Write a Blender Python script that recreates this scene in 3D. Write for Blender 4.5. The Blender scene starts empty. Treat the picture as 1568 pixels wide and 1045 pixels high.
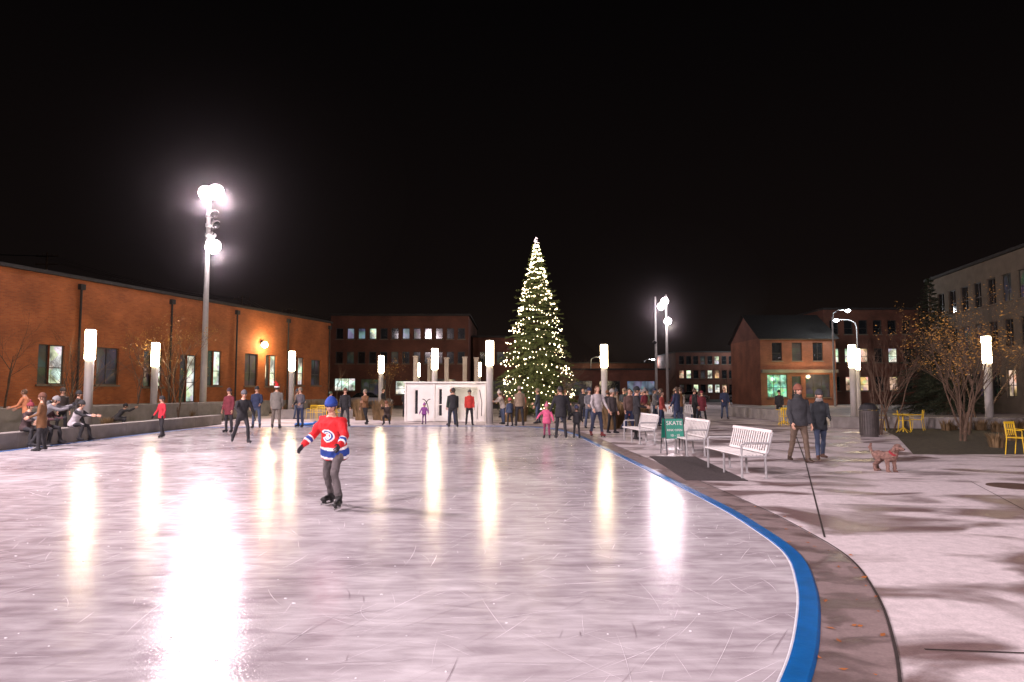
import bpy,bmesh,math,random
import numpy as np
from mathutils import Vector,Matrix,Quaternion
R=random.Random(7)
sc=bpy.context.scene
sc.view_settings.view_transform='Standard'
sc.view_settings.look='None'
sc.view_settings.exposure=0
rad=math.radians

# ------------------------------------------------------------ materials
MATS={}
def mat(name,col,rough=.7,var=.25,scale=6.,bump=.15,metal=0.,emit=0.,ecol=None,spec=.5,bscale=None):
    if name in MATS: return MATS[name]
    m=bpy.data.materials.new(name); m.use_nodes=True
    nt=m.node_tree; N=nt.nodes; L=nt.links
    b=N['Principled BSDF']
    tc=N.new('ShaderNodeTexCoord')
    n=N.new('ShaderNodeTexNoise'); n.inputs['Scale'].default_value=scale; n.inputs['Detail'].default_value=5
    L.new(tc.outputs['Object'],n.inputs['Vector'])
    r=N.new('ShaderNodeMapRange'); r.inputs['From Min'].default_value=.3; r.inputs['From Max'].default_value=.7
    r.inputs['To Min'].default_value=1-var; r.inputs['To Max'].default_value=1+var
    L.new(n.outputs['Fac'],r.inputs['Value'])
    mx=N.new('ShaderNodeVectorMath'); mx.operation='SCALE'
    mx.inputs[0].default_value=col[:3]; L.new(r.outputs[0],mx.inputs['Scale'])
    L.new(mx.outputs[0],b.inputs['Base Color'])
    b.inputs['Roughness'].default_value=rough; b.inputs['Metallic'].default_value=metal
    b.inputs['Specular IOR Level'].default_value=spec
    if bump>0:
        n2=N.new('ShaderNodeTexNoise'); n2.inputs['Scale'].default_value=bscale or scale*3; n2.inputs['Detail'].default_value=4
        L.new(tc.outputs['Object'],n2.inputs['Vector'])
        bp=N.new('ShaderNodeBump'); bp.inputs['Strength'].default_value=bump; bp.inputs['Distance'].default_value=.03
        L.new(n2.outputs['Fac'],bp.inputs['Height']); L.new(bp.outputs[0],b.inputs['Normal'])
    if emit>0:
        e=N.new('ShaderNodeVectorMath'); e.operation='SCALE'; e.inputs[0].default_value=(ecol or col)[:3]
        L.new(r.outputs[0],e.inputs['Scale']); L.new(e.outputs[0],b.inputs['Emission Color'])
        b.inputs['Emission Strength'].default_value=emit
    MATS[name]=m
    return m

def brickmat(name,c1,c2,mort):
    m=bpy.data.materials.new(name); m.use_nodes=True
    nt=m.node_tree; N=nt.nodes; L=nt.links; b=N['Principled BSDF']
    tc=N.new('ShaderNodeTexCoord'); sp=N.new('ShaderNodeSeparateXYZ'); cb=N.new('ShaderNodeCombineXYZ')
    L.new(tc.outputs['Object'],sp.inputs[0])
    ad=N.new('ShaderNodeMath'); ad.operation='ADD'
    L.new(sp.outputs['X'],ad.inputs[0]); L.new(sp.outputs['Y'],ad.inputs[1])
    L.new(ad.outputs[0],cb.inputs['X']); L.new(sp.outputs['Z'],cb.inputs['Y'])
    br=N.new('ShaderNodeTexBrick'); br.inputs['Scale'].default_value=1
    br.inputs['Brick Width'].default_value=.24; br.inputs['Row Height'].default_value=.08
    br.inputs['Mortar Size'].default_value=.008
    br.inputs['Color1'].default_value=(*c1,1); br.inputs['Color2'].default_value=(*c2,1); br.inputs['Mortar'].default_value=(*mort,1)
    L.new(cb.outputs[0],br.inputs['Vector'])
    n=N.new('ShaderNodeTexNoise'); n.inputs['Scale'].default_value=.6; n.inputs['Detail'].default_value=6
    L.new(tc.outputs['Object'],n.inputs['Vector'])
    r=N.new('ShaderNodeMapRange'); r.inputs['From Min'].default_value=.3; r.inputs['From Max'].default_value=.7
    r.inputs['To Min'].default_value=.65; r.inputs['To Max'].default_value=1.25
    L.new(n.outputs['Fac'],r.inputs['Value'])
    v=N.new('ShaderNodeVectorMath'); v.operation='SCALE'
    L.new(br.outputs['Color'],v.inputs[0]); L.new(r.outputs[0],v.inputs['Scale'])
    L.new(v.outputs[0],b.inputs['Base Color']); b.inputs['Roughness'].default_value=.85
    bp=N.new('ShaderNodeBump'); bp.inputs['Strength'].default_value=.4; bp.inputs['Distance'].default_value=.01
    bp.invert=True
    L.new(br.outputs['Fac'],bp.inputs['Height']); L.new(bp.outputs[0],b.inputs['Normal'])
    return m

def litwindow(name,col,strength,scale=2.):
    m=bpy.data.materials.new(name); m.use_nodes=True
    nt=m.node_tree; N=nt.nodes; L=nt.links; b=N['Principled BSDF']
    tc=N.new('ShaderNodeTexCoord')
    v=N.new('ShaderNodeTexVoronoi'); v.inputs['Scale'].default_value=scale; v.distance='MANHATTAN'
    L.new(tc.outputs['Object'],v.inputs['Vector'])
    n=N.new('ShaderNodeTexNoise'); n.inputs['Scale'].default_value=scale*.7; n.inputs['Detail'].default_value=3
    L.new(tc.outputs['Object'],n.inputs['Vector'])
    r=N.new('ShaderNodeMapRange'); r.inputs['From Min'].default_value=.35; r.inputs['From Max'].default_value=.62
    r.inputs['To Min'].default_value=.12; r.inputs['To Max'].default_value=1.
    L.new(n.outputs['Fac'],r.inputs['Value'])
    mx=N.new('ShaderNodeMix'); mx.data_type='RGBA'; mx.inputs[0].default_value=.3
    mx.inputs[6].default_value=(*col,1); L.new(v.outputs['Color'],mx.inputs[7])
    s=N.new('ShaderNodeVectorMath'); s.operation='SCALE'; L.new(mx.outputs[2],s.inputs[0]); L.new(r.outputs[0],s.inputs['Scale'])
    L.new(s.outputs[0],b.inputs['Emission Color']); b.inputs['Emission Strength'].default_value=strength
    b.inputs['Base Color'].default_value=(.05,.05,.05,1); b.inputs['Roughness'].default_value=.1
    return m

def icemat():
    m=bpy.data.materials.new('ice'); m.use_nodes=True
    nt=m.node_tree; N=nt.nodes; L=nt.links; b=N['Principled BSDF']
    tc=N.new('ShaderNodeTexCoord')
    def noise(s,d=5,dist=0,vec=None):
        n=N.new('ShaderNodeTexNoise'); n.inputs['Scale'].default_value=s; n.inputs['Detail'].default_value=d; n.inputs['Distortion'].default_value=dist
        L.new(vec or tc.outputs['Object'],n.inputs['Vector']); return n
    def mr(o,a,bb,c,d):
        r=N.new('ShaderNodeMapRange'); r.inputs['From Min'].default_value=a; r.inputs['From Max'].default_value=bb
        r.inputs['To Min'].default_value=c; r.inputs['To Max'].default_value=d; L.new(o,r.inputs['Value']); return r.outputs[0]
    big=noise(.35,6,.6); mid=noise(2.2,7,1.2)
    mp=N.new('ShaderNodeMapping'); mp.inputs['Rotation'].default_value=(0,0,.75); mp.inputs['Scale'].default_value=(1,4,1)
    L.new(tc.outputs['Object'],mp.inputs[0]); st=noise(1.6,8,.9,mp.outputs[0])
    mp2=N.new('ShaderNodeMapping'); mp2.inputs['Rotation'].default_value=(0,0,-1.1); mp2.inputs['Scale'].default_value=(1,5,1)
    L.new(tc.outputs['Object'],mp2.inputs[0]); st2=noise(1.3,8,1.2,mp2.outputs[0])
    a=N.new('ShaderNodeMath'); a.operation='ADD'; L.new(mr(big.outputs['Fac'],.3,.7,0,.34),a.inputs[0]); L.new(mr(mid.outputs['Fac'],.3,.7,0,.22),a.inputs[1])
    a2=N.new('ShaderNodeMath'); a2.operation='ADD'; L.new(a.outputs[0],a2.inputs[0]); L.new(mr(st.outputs['Fac'],.35,.7,0,.22),a2.inputs[1])
    a3=N.new('ShaderNodeMath'); a3.operation='ADD'; L.new(a2.outputs[0],a3.inputs[0]); L.new(mr(st2.outputs['Fac'],.35,.7,0,.22),a3.inputs[1])
    cr=N.new('ShaderNodeValToRGB'); cr.color_ramp.elements[0].color=(.34,.295,.315,1); cr.color_ramp.elements[0].position=.18
    cr.color_ramp.elements[1].color=(.73,.705,.72,1); cr.color_ramp.elements[1].position=.8
    L.new(a3.outputs[0],cr.inputs[0]); L.new(cr.outputs[0],b.inputs['Base Color'])
    L.new(mr(a3.outputs[0],.2,1.,.12,.30),b.inputs['Roughness'])
    b.inputs['IOR'].default_value=1.31; b.inputs['Specular IOR Level'].default_value=.42
    fine=noise(45,4,.5)
    s=N.new('ShaderNodeMath'); s.operation='MULTIPLY_ADD'; L.new(st.outputs['Fac'],s.inputs[0]); s.inputs[1].default_value=1.2; L.new(fine.outputs['Fac'],s.inputs[2])
    bp=N.new('ShaderNodeBump'); bp.inputs['Strength'].default_value=.24; bp.inputs['Distance'].default_value=.006
    L.new(s.outputs[0],bp.inputs['Height']); L.new(bp.outputs[0],b.inputs['Normal'])
    return m

def concretemat(name,lo,hi,wet,s=1.):
    m=bpy.data.materials.new(name); m.use_nodes=True
    nt=m.node_tree; N=nt.nodes; L=nt.links; b=N['Principled BSDF']
    tc=N.new('ShaderNodeTexCoord')
    def noise(sc_,d,dist,vec=None):
        n=N.new('ShaderNodeTexNoise'); n.inputs['Scale'].default_value=sc_; n.inputs['Detail'].default_value=d; n.inputs['Distortion'].default_value=dist
        L.new(vec or tc.outputs['Object'],n.inputs['Vector']); return n
    mp=N.new('ShaderNodeMapping'); mp.inputs['Rotation'].default_value=(0,0,.5); mp.inputs['Scale'].default_value=(.8,1.25,1)
    L.new(tc.outputs['Object'],mp.inputs[0])
    n1=noise(.6*s,8,.9,mp.outputs[0])
    cr=N.new('ShaderNodeValToRGB'); e=cr.color_ramp.elements
    e[0].position=.40; e[0].color=(*lo,1); e[1].position=.52; e[1].color=(*hi,1)
    x=e.new(.45); x.color=tuple([(l+h)/2*.85 for l,h in zip(lo,hi)])+(1,)
    L.new(n1.outputs['Fac'],cr.inputs[0])
    n2=noise(9,8,.3); n3=noise(60,4,0)
    def mr(o,a,bb,c,d):
        r=N.new('ShaderNodeMapRange'); r.inputs['From Min'].default_value=a; r.inputs['From Max'].default_value=bb
        r.inputs['To Min'].default_value=c; r.inputs['To Max'].default_value=d; L.new(o,r.inputs['Value']); return r.outputs[0]
    mu=N.new('ShaderNodeMath'); mu.operation='MULTIPLY'; L.new(mr(n2.outputs['Fac'],.3,.7,.86,1.1),mu.inputs[0]); L.new(mr(n3.outputs['Fac'],.3,.7,.88,1.08),mu.inputs[1])
    v=N.new('ShaderNodeVectorMath'); v.operation='SCALE'; L.new(cr.outputs[0],v.inputs[0]); L.new(mu.outputs[0],v.inputs['Scale'])
    L.new(v.outputs[0],b.inputs['Base Color'])
    L.new(mr(n1.outputs['Fac'],.38,.53,wet,.75),b.inputs['Roughness'])
    bp=N.new('ShaderNodeBump'); bp.inputs['Strength'].default_value=.35; bp.inputs['Distance'].default_value=.008
    L.new(n3.outputs['Fac'],bp.inputs['Height']); L.new(bp.outputs[0],b.inputs['Normal'])
    return m

# ------------------------------------------------------------ mesh builder
class MB:
    def __init__(s): s.v=[];s.f=[];s.m=[]
    def add(s,vs,fs,mi=0):
        o=len(s.v); s.v+= [tuple(p) for p in vs]; s.f+=[tuple(i+o for i in f) for f in fs]; s.m+=[mi]*len(fs)
    def box(s,c,d,mi=0,M=None):
        vs=[Vector((x*d[0]/2,y*d[1]/2,z*d[2]/2)) for x in(-1,1) for y in(-1,1) for z in(-1,1)]
        if M is not None: vs=[M@q for q in vs]
        c=Vector(c); vs=[q+c for q in vs]
        s.add(vs,[(0,1,3,2),(4,6,7,5),(0,4,5,1),(2,3,7,6),(0,2,6,4),(1,5,7,3)],mi)
    def tube(s,pts,rs,n=8,mi=0,side=None,round_=False):
        pts=[Vector(p) for p in pts]; rs=[(r,r) if not isinstance(r,tuple) else r for r in rs]
        if round_:
            a=(pts[0]-pts[1]).normalized(); b=(pts[-1]-pts[-2]).normalized()
            r0=min(rs[0]); r1=min(rs[-1])
            pts=[pts[0]+a*r0*.92,pts[0]+a*r0*.6]+pts+[pts[-1]+b*r1*.6,pts[-1]+b*r1*.92]
            rs=[(rs[0][0]*.38,rs[0][1]*.38),(rs[0][0]*.8,rs[0][1]*.8)]+rs+[(rs[-1][0]*.8,rs[-1][1]*.8),(rs[-1][0]*.38,rs[-1][1]*.38)]
        vs=[];k=len(pts)
        for i,p in enumerate(pts):
            t=(pts[min(i+1,k-1)]-pts[max(i-1,0)]).normalized()
            X=Vector(side) if side else (Vector((1,0,0)) if abs(t.x)<.8 else Vector((0,1,0)))
            X=(X-t*X.dot(t)).normalized(); Y=t.cross(X)
            for j in range(n):
                a=2*math.pi*j/n
                vs.append(p+X*rs[i][0]*math.cos(a)+Y*rs[i][1]*math.sin(a))
        fs=[]
        for i in range(k-1):
            for j in range(n):
                j2=(j+1)%n; fs.append((i*n+j,i*n+j2,(i+1)*n+j2,(i+1)*n+j))
        fs.append(tuple(range(n-1,-1,-1))); fs.append(tuple((k-1)*n+j for j in range(n)))
        s.add(vs,fs,mi)
    def ball(s,c,r,mi=0,n=12,k=8):
        if not isinstance(r,tuple): r=(r,r,r)
        vs=[(c[0],c[1],c[2]-r[2])]
        for i in range(1,k):
            th=math.pi*i/k
            for j in range(n):
                a=2*math.pi*j/n; vs.append((c[0]+r[0]*math.sin(th)*math.cos(a),c[1]+r[1]*math.sin(th)*math.sin(a),c[2]-r[2]*math.cos(th)))
        vs.append((c[0],c[1],c[2]+r[2])); fs=[]
        for j in range(n):
            fs.append((0,1+(j+1)%n,1+j))
            for i in range(k-2): fs.append((1+i*n+j,1+i*n+(j+1)%n,1+(i+1)*n+(j+1)%n,1+(i+1)*n+j))
            fs.append((1+(k-2)*n+j,1+(k-2)*n+(j+1)%n,len(vs)-1))
        s.add(vs,fs,mi)
    def mesh(s,name,mats,smooth=False):
        me=bpy.data.meshes.new(name); me.from_pydata(s.v,[],s.f)
        for m in mats: me.materials.append(m)
        me.polygons.foreach_set('material_index',s.m)
        if smooth: me.polygons.foreach_set('use_smooth',[True]*len(s.f))
        me.update(); return me
    def obj(s,name,mats,parent=None,smooth=False,loc=(0,0,0),rz=0,bevel=0):
        return link(name,s.mesh(name,mats,smooth),parent,loc,rz,bevel)
def link(name,me,parent=None,loc=(0,0,0),rz=0,bevel=0):
    o=bpy.data.objects.new(name,me); sc.collection.objects.link(o)
    o.location=loc; o.rotation_euler=(0,0,rz)
    if parent: o.parent=parent
    if bevel:
        b=o.modifiers.new('bevel','BEVEL'); b.width=bevel; b.segments=2; b.limit_method='ANGLE'
    return o
def root(name,loc=(0,0,0),rz=0):
    o=bpy.data.objects.new(name,None); sc.collection.objects.link(o); o.location=loc; o.rotation_euler=(0,0,rz); o.empty_display_size=.3
    return o
def poly(name,pts,z,m):
    mb=MB(); mb.add([(x,y,z) for x,y in pts],[tuple(range(len(pts)))]); return mb.obj(name,[m])

# common materials
M_asph=mat('asphalt',(.045,.043,.042),.7,.3,3,.4)
M_conc=concretemat('plaza_concrete',(.20,.135,.13),(.66,.59,.59),.35)
M_concw=mat('wall_concrete',(.27,.25,.23),.8,.18,2.5,.3)
M_strip=concretemat('edge_strip_concrete',(.13,.09,.085),(.25,.19,.18),.3,3)
M_blue=mat('blue_border',(.0,.11,.36),.35,.22,5,.1)
M_frost=mat('frost_edge',(.82,.82,.84),.6,.1,8,.2)
M_dark=mat('dark_joint',(.035,.025,.022),.8)
M_metal=mat('galvanised_steel',(.42,.42,.42),.45,.1,8,.03,.3)
M_pole=mat('painted_pole_grey',(.40,.38,.36),.5,.08,4,.03)
M_black=mat('black_metal',(.025,.025,.027),.45)
M_glass=mat('dark_glass',(.02,.022,.025),.08,.1,2,0,0,spec=.8)
M_frame=mat('window_frame_dark',(.05,.045,.04),.5)
M_white=mat('white_paint',(.78,.76,.73),.55,.06,3,.05)
M_brick=brickmat('orange_brick',(.43,.125,.035),(.33,.09,.025),(.32,.14,.06))
M_brick2=brickmat('red_brick',(.17,.055,.035),(.13,.045,.03),(.15,.09,.06))
M_stone=mat('limestone',(.17,.14,.105),.85,.15,1.5,.2)
M_post=mat('pale_stone',(.36,.31,.24),.85,.12,2,.2)
M_roof=mat('dark_roof',(.03,.028,.027),.8,.3,5,.3)
M_bark=mat('bark',(.11,.07,.045),.9,.35,12,.6)
M_grass=mat('winter_grass',(.055,.045,.022),.95,.5,7,1.)
M_soil=mat('mulch',(.035,.025,.018),.95,.5,9,1.)
M_tube=mat('lamp_diffuser',(.9,.8,.6),.4,.04,3,0,emit=40,ecol=(1,.79,.48))
M_yellow=mat('yellow_paint',(.75,.50,.02),.4,.06,4,.03)

# ------------------------------------------------------------ world / camera
w=bpy.data.worlds.new('World'); sc.world=w; w.use_nodes=True
N=w.node_tree.nodes; L=w.node_tree.links; N.clear()
out=N.new('ShaderNodeOutputWorld'); bg=N.new('ShaderNodeBackground'); bg2=N.new('ShaderNodeBackground'); ad=N.new('ShaderNodeAddShader')
sky=N.new('ShaderNodeTexSky'); sky.sky_type='NISHITA'; sky.sun_disc=False; sky.sun_elevation=rad(-4); sky.sun_rotation=rad(20)
L.new(sky.outputs[0],bg.inputs[0]); bg.inputs[1].default_value=.001
tc=N.new('ShaderNodeTexCoord'); sp=N.new('ShaderNodeSeparateXYZ'); cr=N.new('ShaderNodeValToRGB')
L.new(tc.outputs['Generated'],sp.inputs[0]); L.new(sp.outputs['Z'],cr.inputs[0]); L.new(cr.outputs[0],bg2.inputs[0])
e=cr.color_ramp.elements; e[0].position=0; e[0].color=(.0105,.0068,.0056,1); e[1].position=.5; e[1].color=(.0015,.0011,.0012,1)
x=e.new(.16); x.color=(.0046,.0031,.0029,1)
L.new(bg.outputs[0],ad.inputs[0]); L.new(bg2.outputs[0],ad.inputs[1]); L.new(ad.outputs[0],out.inputs[0])
cam=bpy.data.cameras.new('Camera'); co=bpy.data.objects.new('Camera',cam); sc.collection.objects.link(co)
co.location=(0,0,1.7); co.rotation_euler=(rad(94.1),0,0); cam.lens=24; cam.sensor_width=36; cam.clip_end=2000; cam.clip_start=.05
sc.camera=co

# added scatter spheres that imitate lens glare around the high floodlights
mm=bpy.data.materials.new('added_glare_mist'); mm.use_nodes=True; nt=mm.node_tree; nt.nodes.clear()
o_=nt.nodes.new('ShaderNodeOutputMaterial'); vs_=nt.nodes.new('ShaderNodeVolumeScatter'); vs_.inputs['Density'].default_value=.0010; vs_.inputs['Anisotropy'].default_value=.88; vs_.inputs['Color'].default_value=(1,.92,.96,1)
nt.links.new(vs_.outputs[0],o_.inputs['Volume'])
mb=MB(); mb.ball((-18,41,14.2),(11.5,11.5,10.2),0,40,24); mb.obj('added_glare_mist',[mm],None,True)
mb=MB(); mb.ball((19.6,88,14),(13,13,10),0,32,20); mb.obj('added_glare_mist',[mm],None,True)

# ------------------------------------------------------------ ground
poly('ground',[(-500,-300),(500,-300),(500,700),(-500,700)],0,M_asph)
poly('plaza_pavement',[(-26,-30),(60,-30),(60,44),(36,95),(8,95),(4,62),(-24,62)],.004,M_conc)

outer=[(-14.05,29),(-13,31.2),(-9,32),(-3,32.3),(0,32),(1.75,30.4),(2.4,27),(2.62,23.9),(2.75,20.3),(2.92,16.6),(3.06,12.5),(3.13,10),(3.1,8.6),(2.98,7.2),(2.62,6.0),(2.20,5.0),(1.74,4.1),(1.1,3.1),(.1,2.0),(-1.6,.7),(-4,-.3),(-7,-.6),(-10.5,.3),(-13,2.8),(-14.05,7),(-14.1,14),(-14.1,22)]
def catmull(P,k=8):
    o=[];n=len(P)
    for i in range(n):
        p0,p1,p2,p3=[np.array(P[(i+j)%n]) for j in(-1,0,1,2)]
        for q in range(k):
            t=q/k; o.append(.5*((2*p1)+(-p0+p2)*t+(2*p0-5*p1+4*p2-p3)*t*t+(-p0+3*p1-3*p2+p3)*t**3))
    return np.array(o)
C=catmull(outer)
T=np.roll(C,-1,0)-np.roll(C,1,0); T/=np.linalg.norm(T,axis=1)[:,None]
NR=np.stack([-T[:,1],T[:,0]],1)
if (NR[0]@(C[0]-C.mean(0)))<0: NR=-NR
def ribbon(name,a,b,z,m,h=0):
    A=C+NR*a; B=C+NR*b; n=len(C); mb=MB()
    if h==0:
        vs=[(x,y,z) for x,y in A]+[(x,y,z) for x,y in B]
        mb.add(vs,[(i,(i+1)%n,n+(i+1)%n,n+i) for i in range(n)])
    else:
        prof=[(a,0),(a+.008,h),(b-.02,h),(b,0)]
        vs=[]
        for o,zz in prof: vs+=[(*(c+q*o),z+zz) for c,q in zip(C,NR)]
        mb.add(vs,[(k*n+i,k*n+(i+1)%n,(k+1)*n+(i+1)%n,(k+1)*n+i) for k in range(3) for i in range(n)])
    return mb.obj(name,[m],smooth=False)
ice=C-NR*.13
poly('ice_rink',[tuple(p) for p in ice],.010,icemat())
ribbon('frost_line',-.175,-.145,.014,M_frost)
ribbon('blue_rink_border',-.16,0,.004,M_blue,.022)
ribbon('edge_strip_pavement',0.0,.44,.008,M_strip)
ribbon('edge_strip_joint',.44,.46,.012,M_dark)
mb=MB()
def joint(p,q,wd=.022,z=.0085):
    p=Vector((*p,z)); q=Vector((*q,z)); d=(q-p).normalized(); s=Vector((-d.y,d.x,0))*wd/2
    mb.add([p-s,q-s,q+s,p+s],[(0,1,2,3)])
joint((3.6,8.0),(6.9,16.2)); joint((6.9,16.2),(11.5,28),.03); joint((2.70,4.6),(6.5,4.2)); joint((4.6,10.3),(14,9.2),.014)
joint((6.0,14.0),(18,13.2),.014); joint((3.5,16.3),(30,17.1),.02); joint((8.2,22),(13,22),.02); joint((5,4.4),(8.5,12.8),.014)
for i in range(7): joint((5+i*1.2,30+i*7),(34,30+i*7),.04)
mb.obj('pavement_joints',[M_dark])

icep=ice
def inside(x,y):
    c=False;n=len(icep);j=n-1
    for i in range(n):
        xi,yi=icep[i];xj,yj=icep[j]
        if (yi>y)!=(yj>y) and x<(xj-xi)*(y-yi)/(yj-yi)+xi: c=not c
        j=i
    return c
mb=MB(); mbd=MB()
for k in range(3600):
    y=2.2+29*R.random()**1.5; x=R.uniform(-13.5,3) if k%2 else R.uniform(-6,3); a=R.uniform(0,6.28)
    if R.random()<.5: a=R.gauss(.9,.6)+ (0 if R.random()<.5 else math.pi)
    ln=R.uniform(.10,.6) if R.random()<.8 else R.uniform(.5,1.3); cur=R.choice([-1,1])/(R.uniform(.5,7) if ln<.6 else R.uniform(2.5,14)); wd=R.uniform(.0008,.0024)*(1+max(0,y-6)*.06); n=12; P=[]
    for i in range(n+1):
        if not inside(x,y): break
        tt=math.sin(math.pi*(i+.3)/(n+.6)); P.append((x,y,a,wd*tt)); x+=math.cos(a)*ln/n; y+=math.sin(a)*ln/n; a+=cur*ln/n
    if len(P)<4: continue
    vs=[]
    for X,Y,A,W in P: vs+=[(X-math.sin(A)*W,Y+math.cos(A)*W,.0135),(X+math.sin(A)*W,Y-math.cos(A)*W,.0135)]
    (mb if k%4 else mbd).add(vs,[(2*i,2*i+1,2*i+3,2*i+2) for i in range(len(P)-1)])
mb.obj('skate_scratches',[mat('ice_scratch',(.84,.81,.84),.7)]); mbd.obj('skate_grooves',[mat('ice_groove',(.30,.24,.27),.4)])
mb=MB()
for k in range(650):
    y=2.6+26*R.random()**1.6; x=R.uniform(-10,3)
    if inside(x,y): 
        r=R.uniform(.003,.009); mb.ball((x,y,.012),(r*R.uniform(1,2),r,r*.5),0,5,3)
mb.obj('snow_crumbs',[M_frost])
mb=MB()
for k in range(46):
    i=R.choice(range(11*8,18*8)); o=R.uniform(.01,.5); p=C[i]+NR[i]*o; a=R.uniform(0,6.3); r=R.uniform(.012,.03)
    mb.add([(p[0]+r*math.cos(a+q)*s_,p[1]+r*math.sin(a+q)*s_,.014+R.uniform(0,.012)) for q,s_ in((0,1.3),(1.5,.6),(3.1,1.2),(4.6,.6))],[(0,1,2,3)])
mb.obj('fallen_leaves',[mat('dry_leaf',(.35,.12,.03),.7)])

mb=MB(); mb.box((0,0,.008),(1.15,4.6,.014)); mb.obj('dark_sheet',[mat('dark_sheet_surface',(.06,.048,.048),.85,.3,20,.5)],loc=(3.95,15.2,.004),rz=rad(-3),bevel=.004)  # thin dark sheet on the pavement beside the benches
poly('planting_bed_grass',[(10.6,18.2),(34,17.4),(40,34),(16.5,31),(14.0,25)],.010,M_grass)
poly('planting_bed_soil',[(-15.0,6),(-14.9,33.6),(-17.5,48),(-15,56),(-24,56),(-30,20),(-30,6)],.010,M_soil)

# ------------------------------------------------------------ walls
def lowwall(name,p,q,h,t,m=M_concw):
    p=Vector(p);q=Vector(q);d=q-p;Ln=d.length;mb=MB();n=max(1,int(Ln/2.6))
    for i in range(n):
        mb.box((Ln*(i+.5)/n,0,h/2),(Ln/n-.012,t,h))
    return mb.obj(name,[m],loc=(p.x,p.y,.002),rz=math.atan2(d.y,d.x),bevel=.015)
lowwall('concrete_seat_wall',(-14.6,6),(-14.6,34),.47,.46)
lowwall('concrete_retaining_wall',(-19.8,22),(-16.4,46),1.0,.25)
lowwall('concrete_retaining_wall',(14.4,31),(22,29.5),.5,.4)
lowwall('concrete_retaining_wall',(15.2,34),(14.3,45),.6,.4)
lowwall('concrete_retaining_wall',(-14,40),(-9.5,41),.55,.4)

# ------------------------------------------------------------ lamps
def column(x,y,h=4.12):
    r=root('light_column',(x,y,.004)); mb=MB()
    mb.tube([(0,0,0),(0,0,.03)],[.26,.26],16); mb.tube([(0,0,.03),(0,0,h-1.22)],[.165,.165],20)
    for a in range(4): mb.ball((.21*math.cos(a*1.57+.78),.21*math.sin(a*1.57+.78),.035),.018,0,6,4)
    mb.obj('post',[M_pole],r,True)
    mb=MB(); mb.tube([(0,0,h-1.22),(0,0,h-1.19),(0,0,h-.06),(0,0,h-.03)],[.17,.19,.19,.17],20); mb.obj('diffuser',[M_tube],r,True)
    mb=MB(); mb.tube([(0,0,h-.03),(0,0,h+.01)],[.175,.17],20); mb.obj('cap',[M_pole],r)
for x,y in[(-16.9,27.3),(-18.2,34.8),(-13.7,42.5),(-9.2,48),(-4.5,39.8),(-8.4,61),(-2.9,60),(-1.09,33.4),(4.9,36.3),(18.2,36.5),(20.2,40),(21.2,42),(21.3,30.6),(17.5,-6),(-16.8,12)]:
    column(x,y)

def flood(x,y,H,power,aim,heads,name='floodlight_mast',col=(1,.80,.865),cone=150,sz=1.):
    r=root(name,(x,y,.004)); mb=MB()
    mb.tube([(0,0,0),(0,0,.04)],[.35,.35],16); mb.tube([(0,0,.04),(0,0,1.),(0,0,H)],[.21,.2,.11],16); mb.tube([(0,0,H),(0,0,H+.05)],[.13,.03],12)
    mb.obj('mast',[M_pole],r,True)
    th=math.atan2(aim[1]-y,aim[0]-x)
    for i,(z,off,lit) in enumerate(heads):
        k_=sz if lit else .7
        mb=MB(); d=Vector((math.cos(th+off),math.sin(th+off),0)); rot=Matrix.Rotation(th+off,3,'Z')@Matrix.Rotation(rad(-48),3,'Y')
        c=d*(.25+.25*k_)+Vector((0,0,z))
        mb.tube([(0,0,z-.1),c+Vector((0,0,.02))],[.04,.04],8,0)
        mb.tube([(0,0,z-.2),(0,0,z+.0)],[.17,.17],12,0)
        ax=rot@Vector((0,0,-1))
        mb.tube([c-ax*.16*k_,c-ax*.10*k_,c+ax*.02,c+ax*.09],[.10*k_,.26*k_,.38*k_,.41*k_],20,0)
        for k in range(4): mb.box(c-ax*.14*k_+rot@Vector((-.15*k_+k*.1*k_,0,.02)),(.02,.34*k_,.10),0,rot)
        mb.ball(c+ax*.10,.36*k_,1 if lit else 2,18,12)  # lens ball, swollen on lit heads to imitate glare
        mb.obj('floodlight_head',[M_pole,mat('led_lens_glare',(.9,.9,.9),.3,.02,3,0,emit=45,ecol=(1,.86,.93)),M_glass],r,True)
        if lit and power:
            l=bpy.data.lights.new('flood_lamp','SPOT'); l.energy=power*lit; l.color=col; l.spot_size=rad(cone); l.spot_blend=.7; l.shadow_soft_size=.35
            o=bpy.data.objects.new('flood_lamp',l); sc.collection.objects.link(o); o.parent=r
            p=c+ax*.9*k_; o.location=p
            v=Vector((aim[0]-x,aim[1]-y,-z)); o.rotation_euler=v.to_track_quat('-Z','Y').to_euler()
aim=(-3,14)
flood(-18.5,41,13.3,3400,aim,[(13.6,-.35,1),(13.75,.5,1),(12.4,.6,0),(11.8,.9,0),(11.2,2.6,0),(10.4,.35,.8)],sz=1.25)
flood(-17.5,13,13.6,9000,(1,24),[(13.5,-.3,1),(12.9,.5,1)],cone=125)  # added mast out of view, fills the far end of the rink
flood(-19.5,-9,13.6,16500,(0,9),[(13.5,-.3,1),(12.9,.4,1)],cone=105)
flood(9.5,-14,13.6,21000,(1,9),[(13.5,-.3,1)],cone=95)
flood(20,88,14,2000,(5,60),[(13.2,0,1),(12.6,-1.4,.5),(10.6,.5,1)],sz=1.3,cone=110)
flood(19.0,90,14,0,(5,60),[(8,0,0)])

def point(name,loc,e,col,s=.1,parent=None):
    l=bpy.data.lights.new(name,'POINT'); l.energy=e; l.color=col; l.shadow_soft_size=s
    o=bpy.data.objects.new(name,l); sc.collection.objects.link(o); o.location=loc
    if parent: o.parent=parent
    return o

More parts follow.
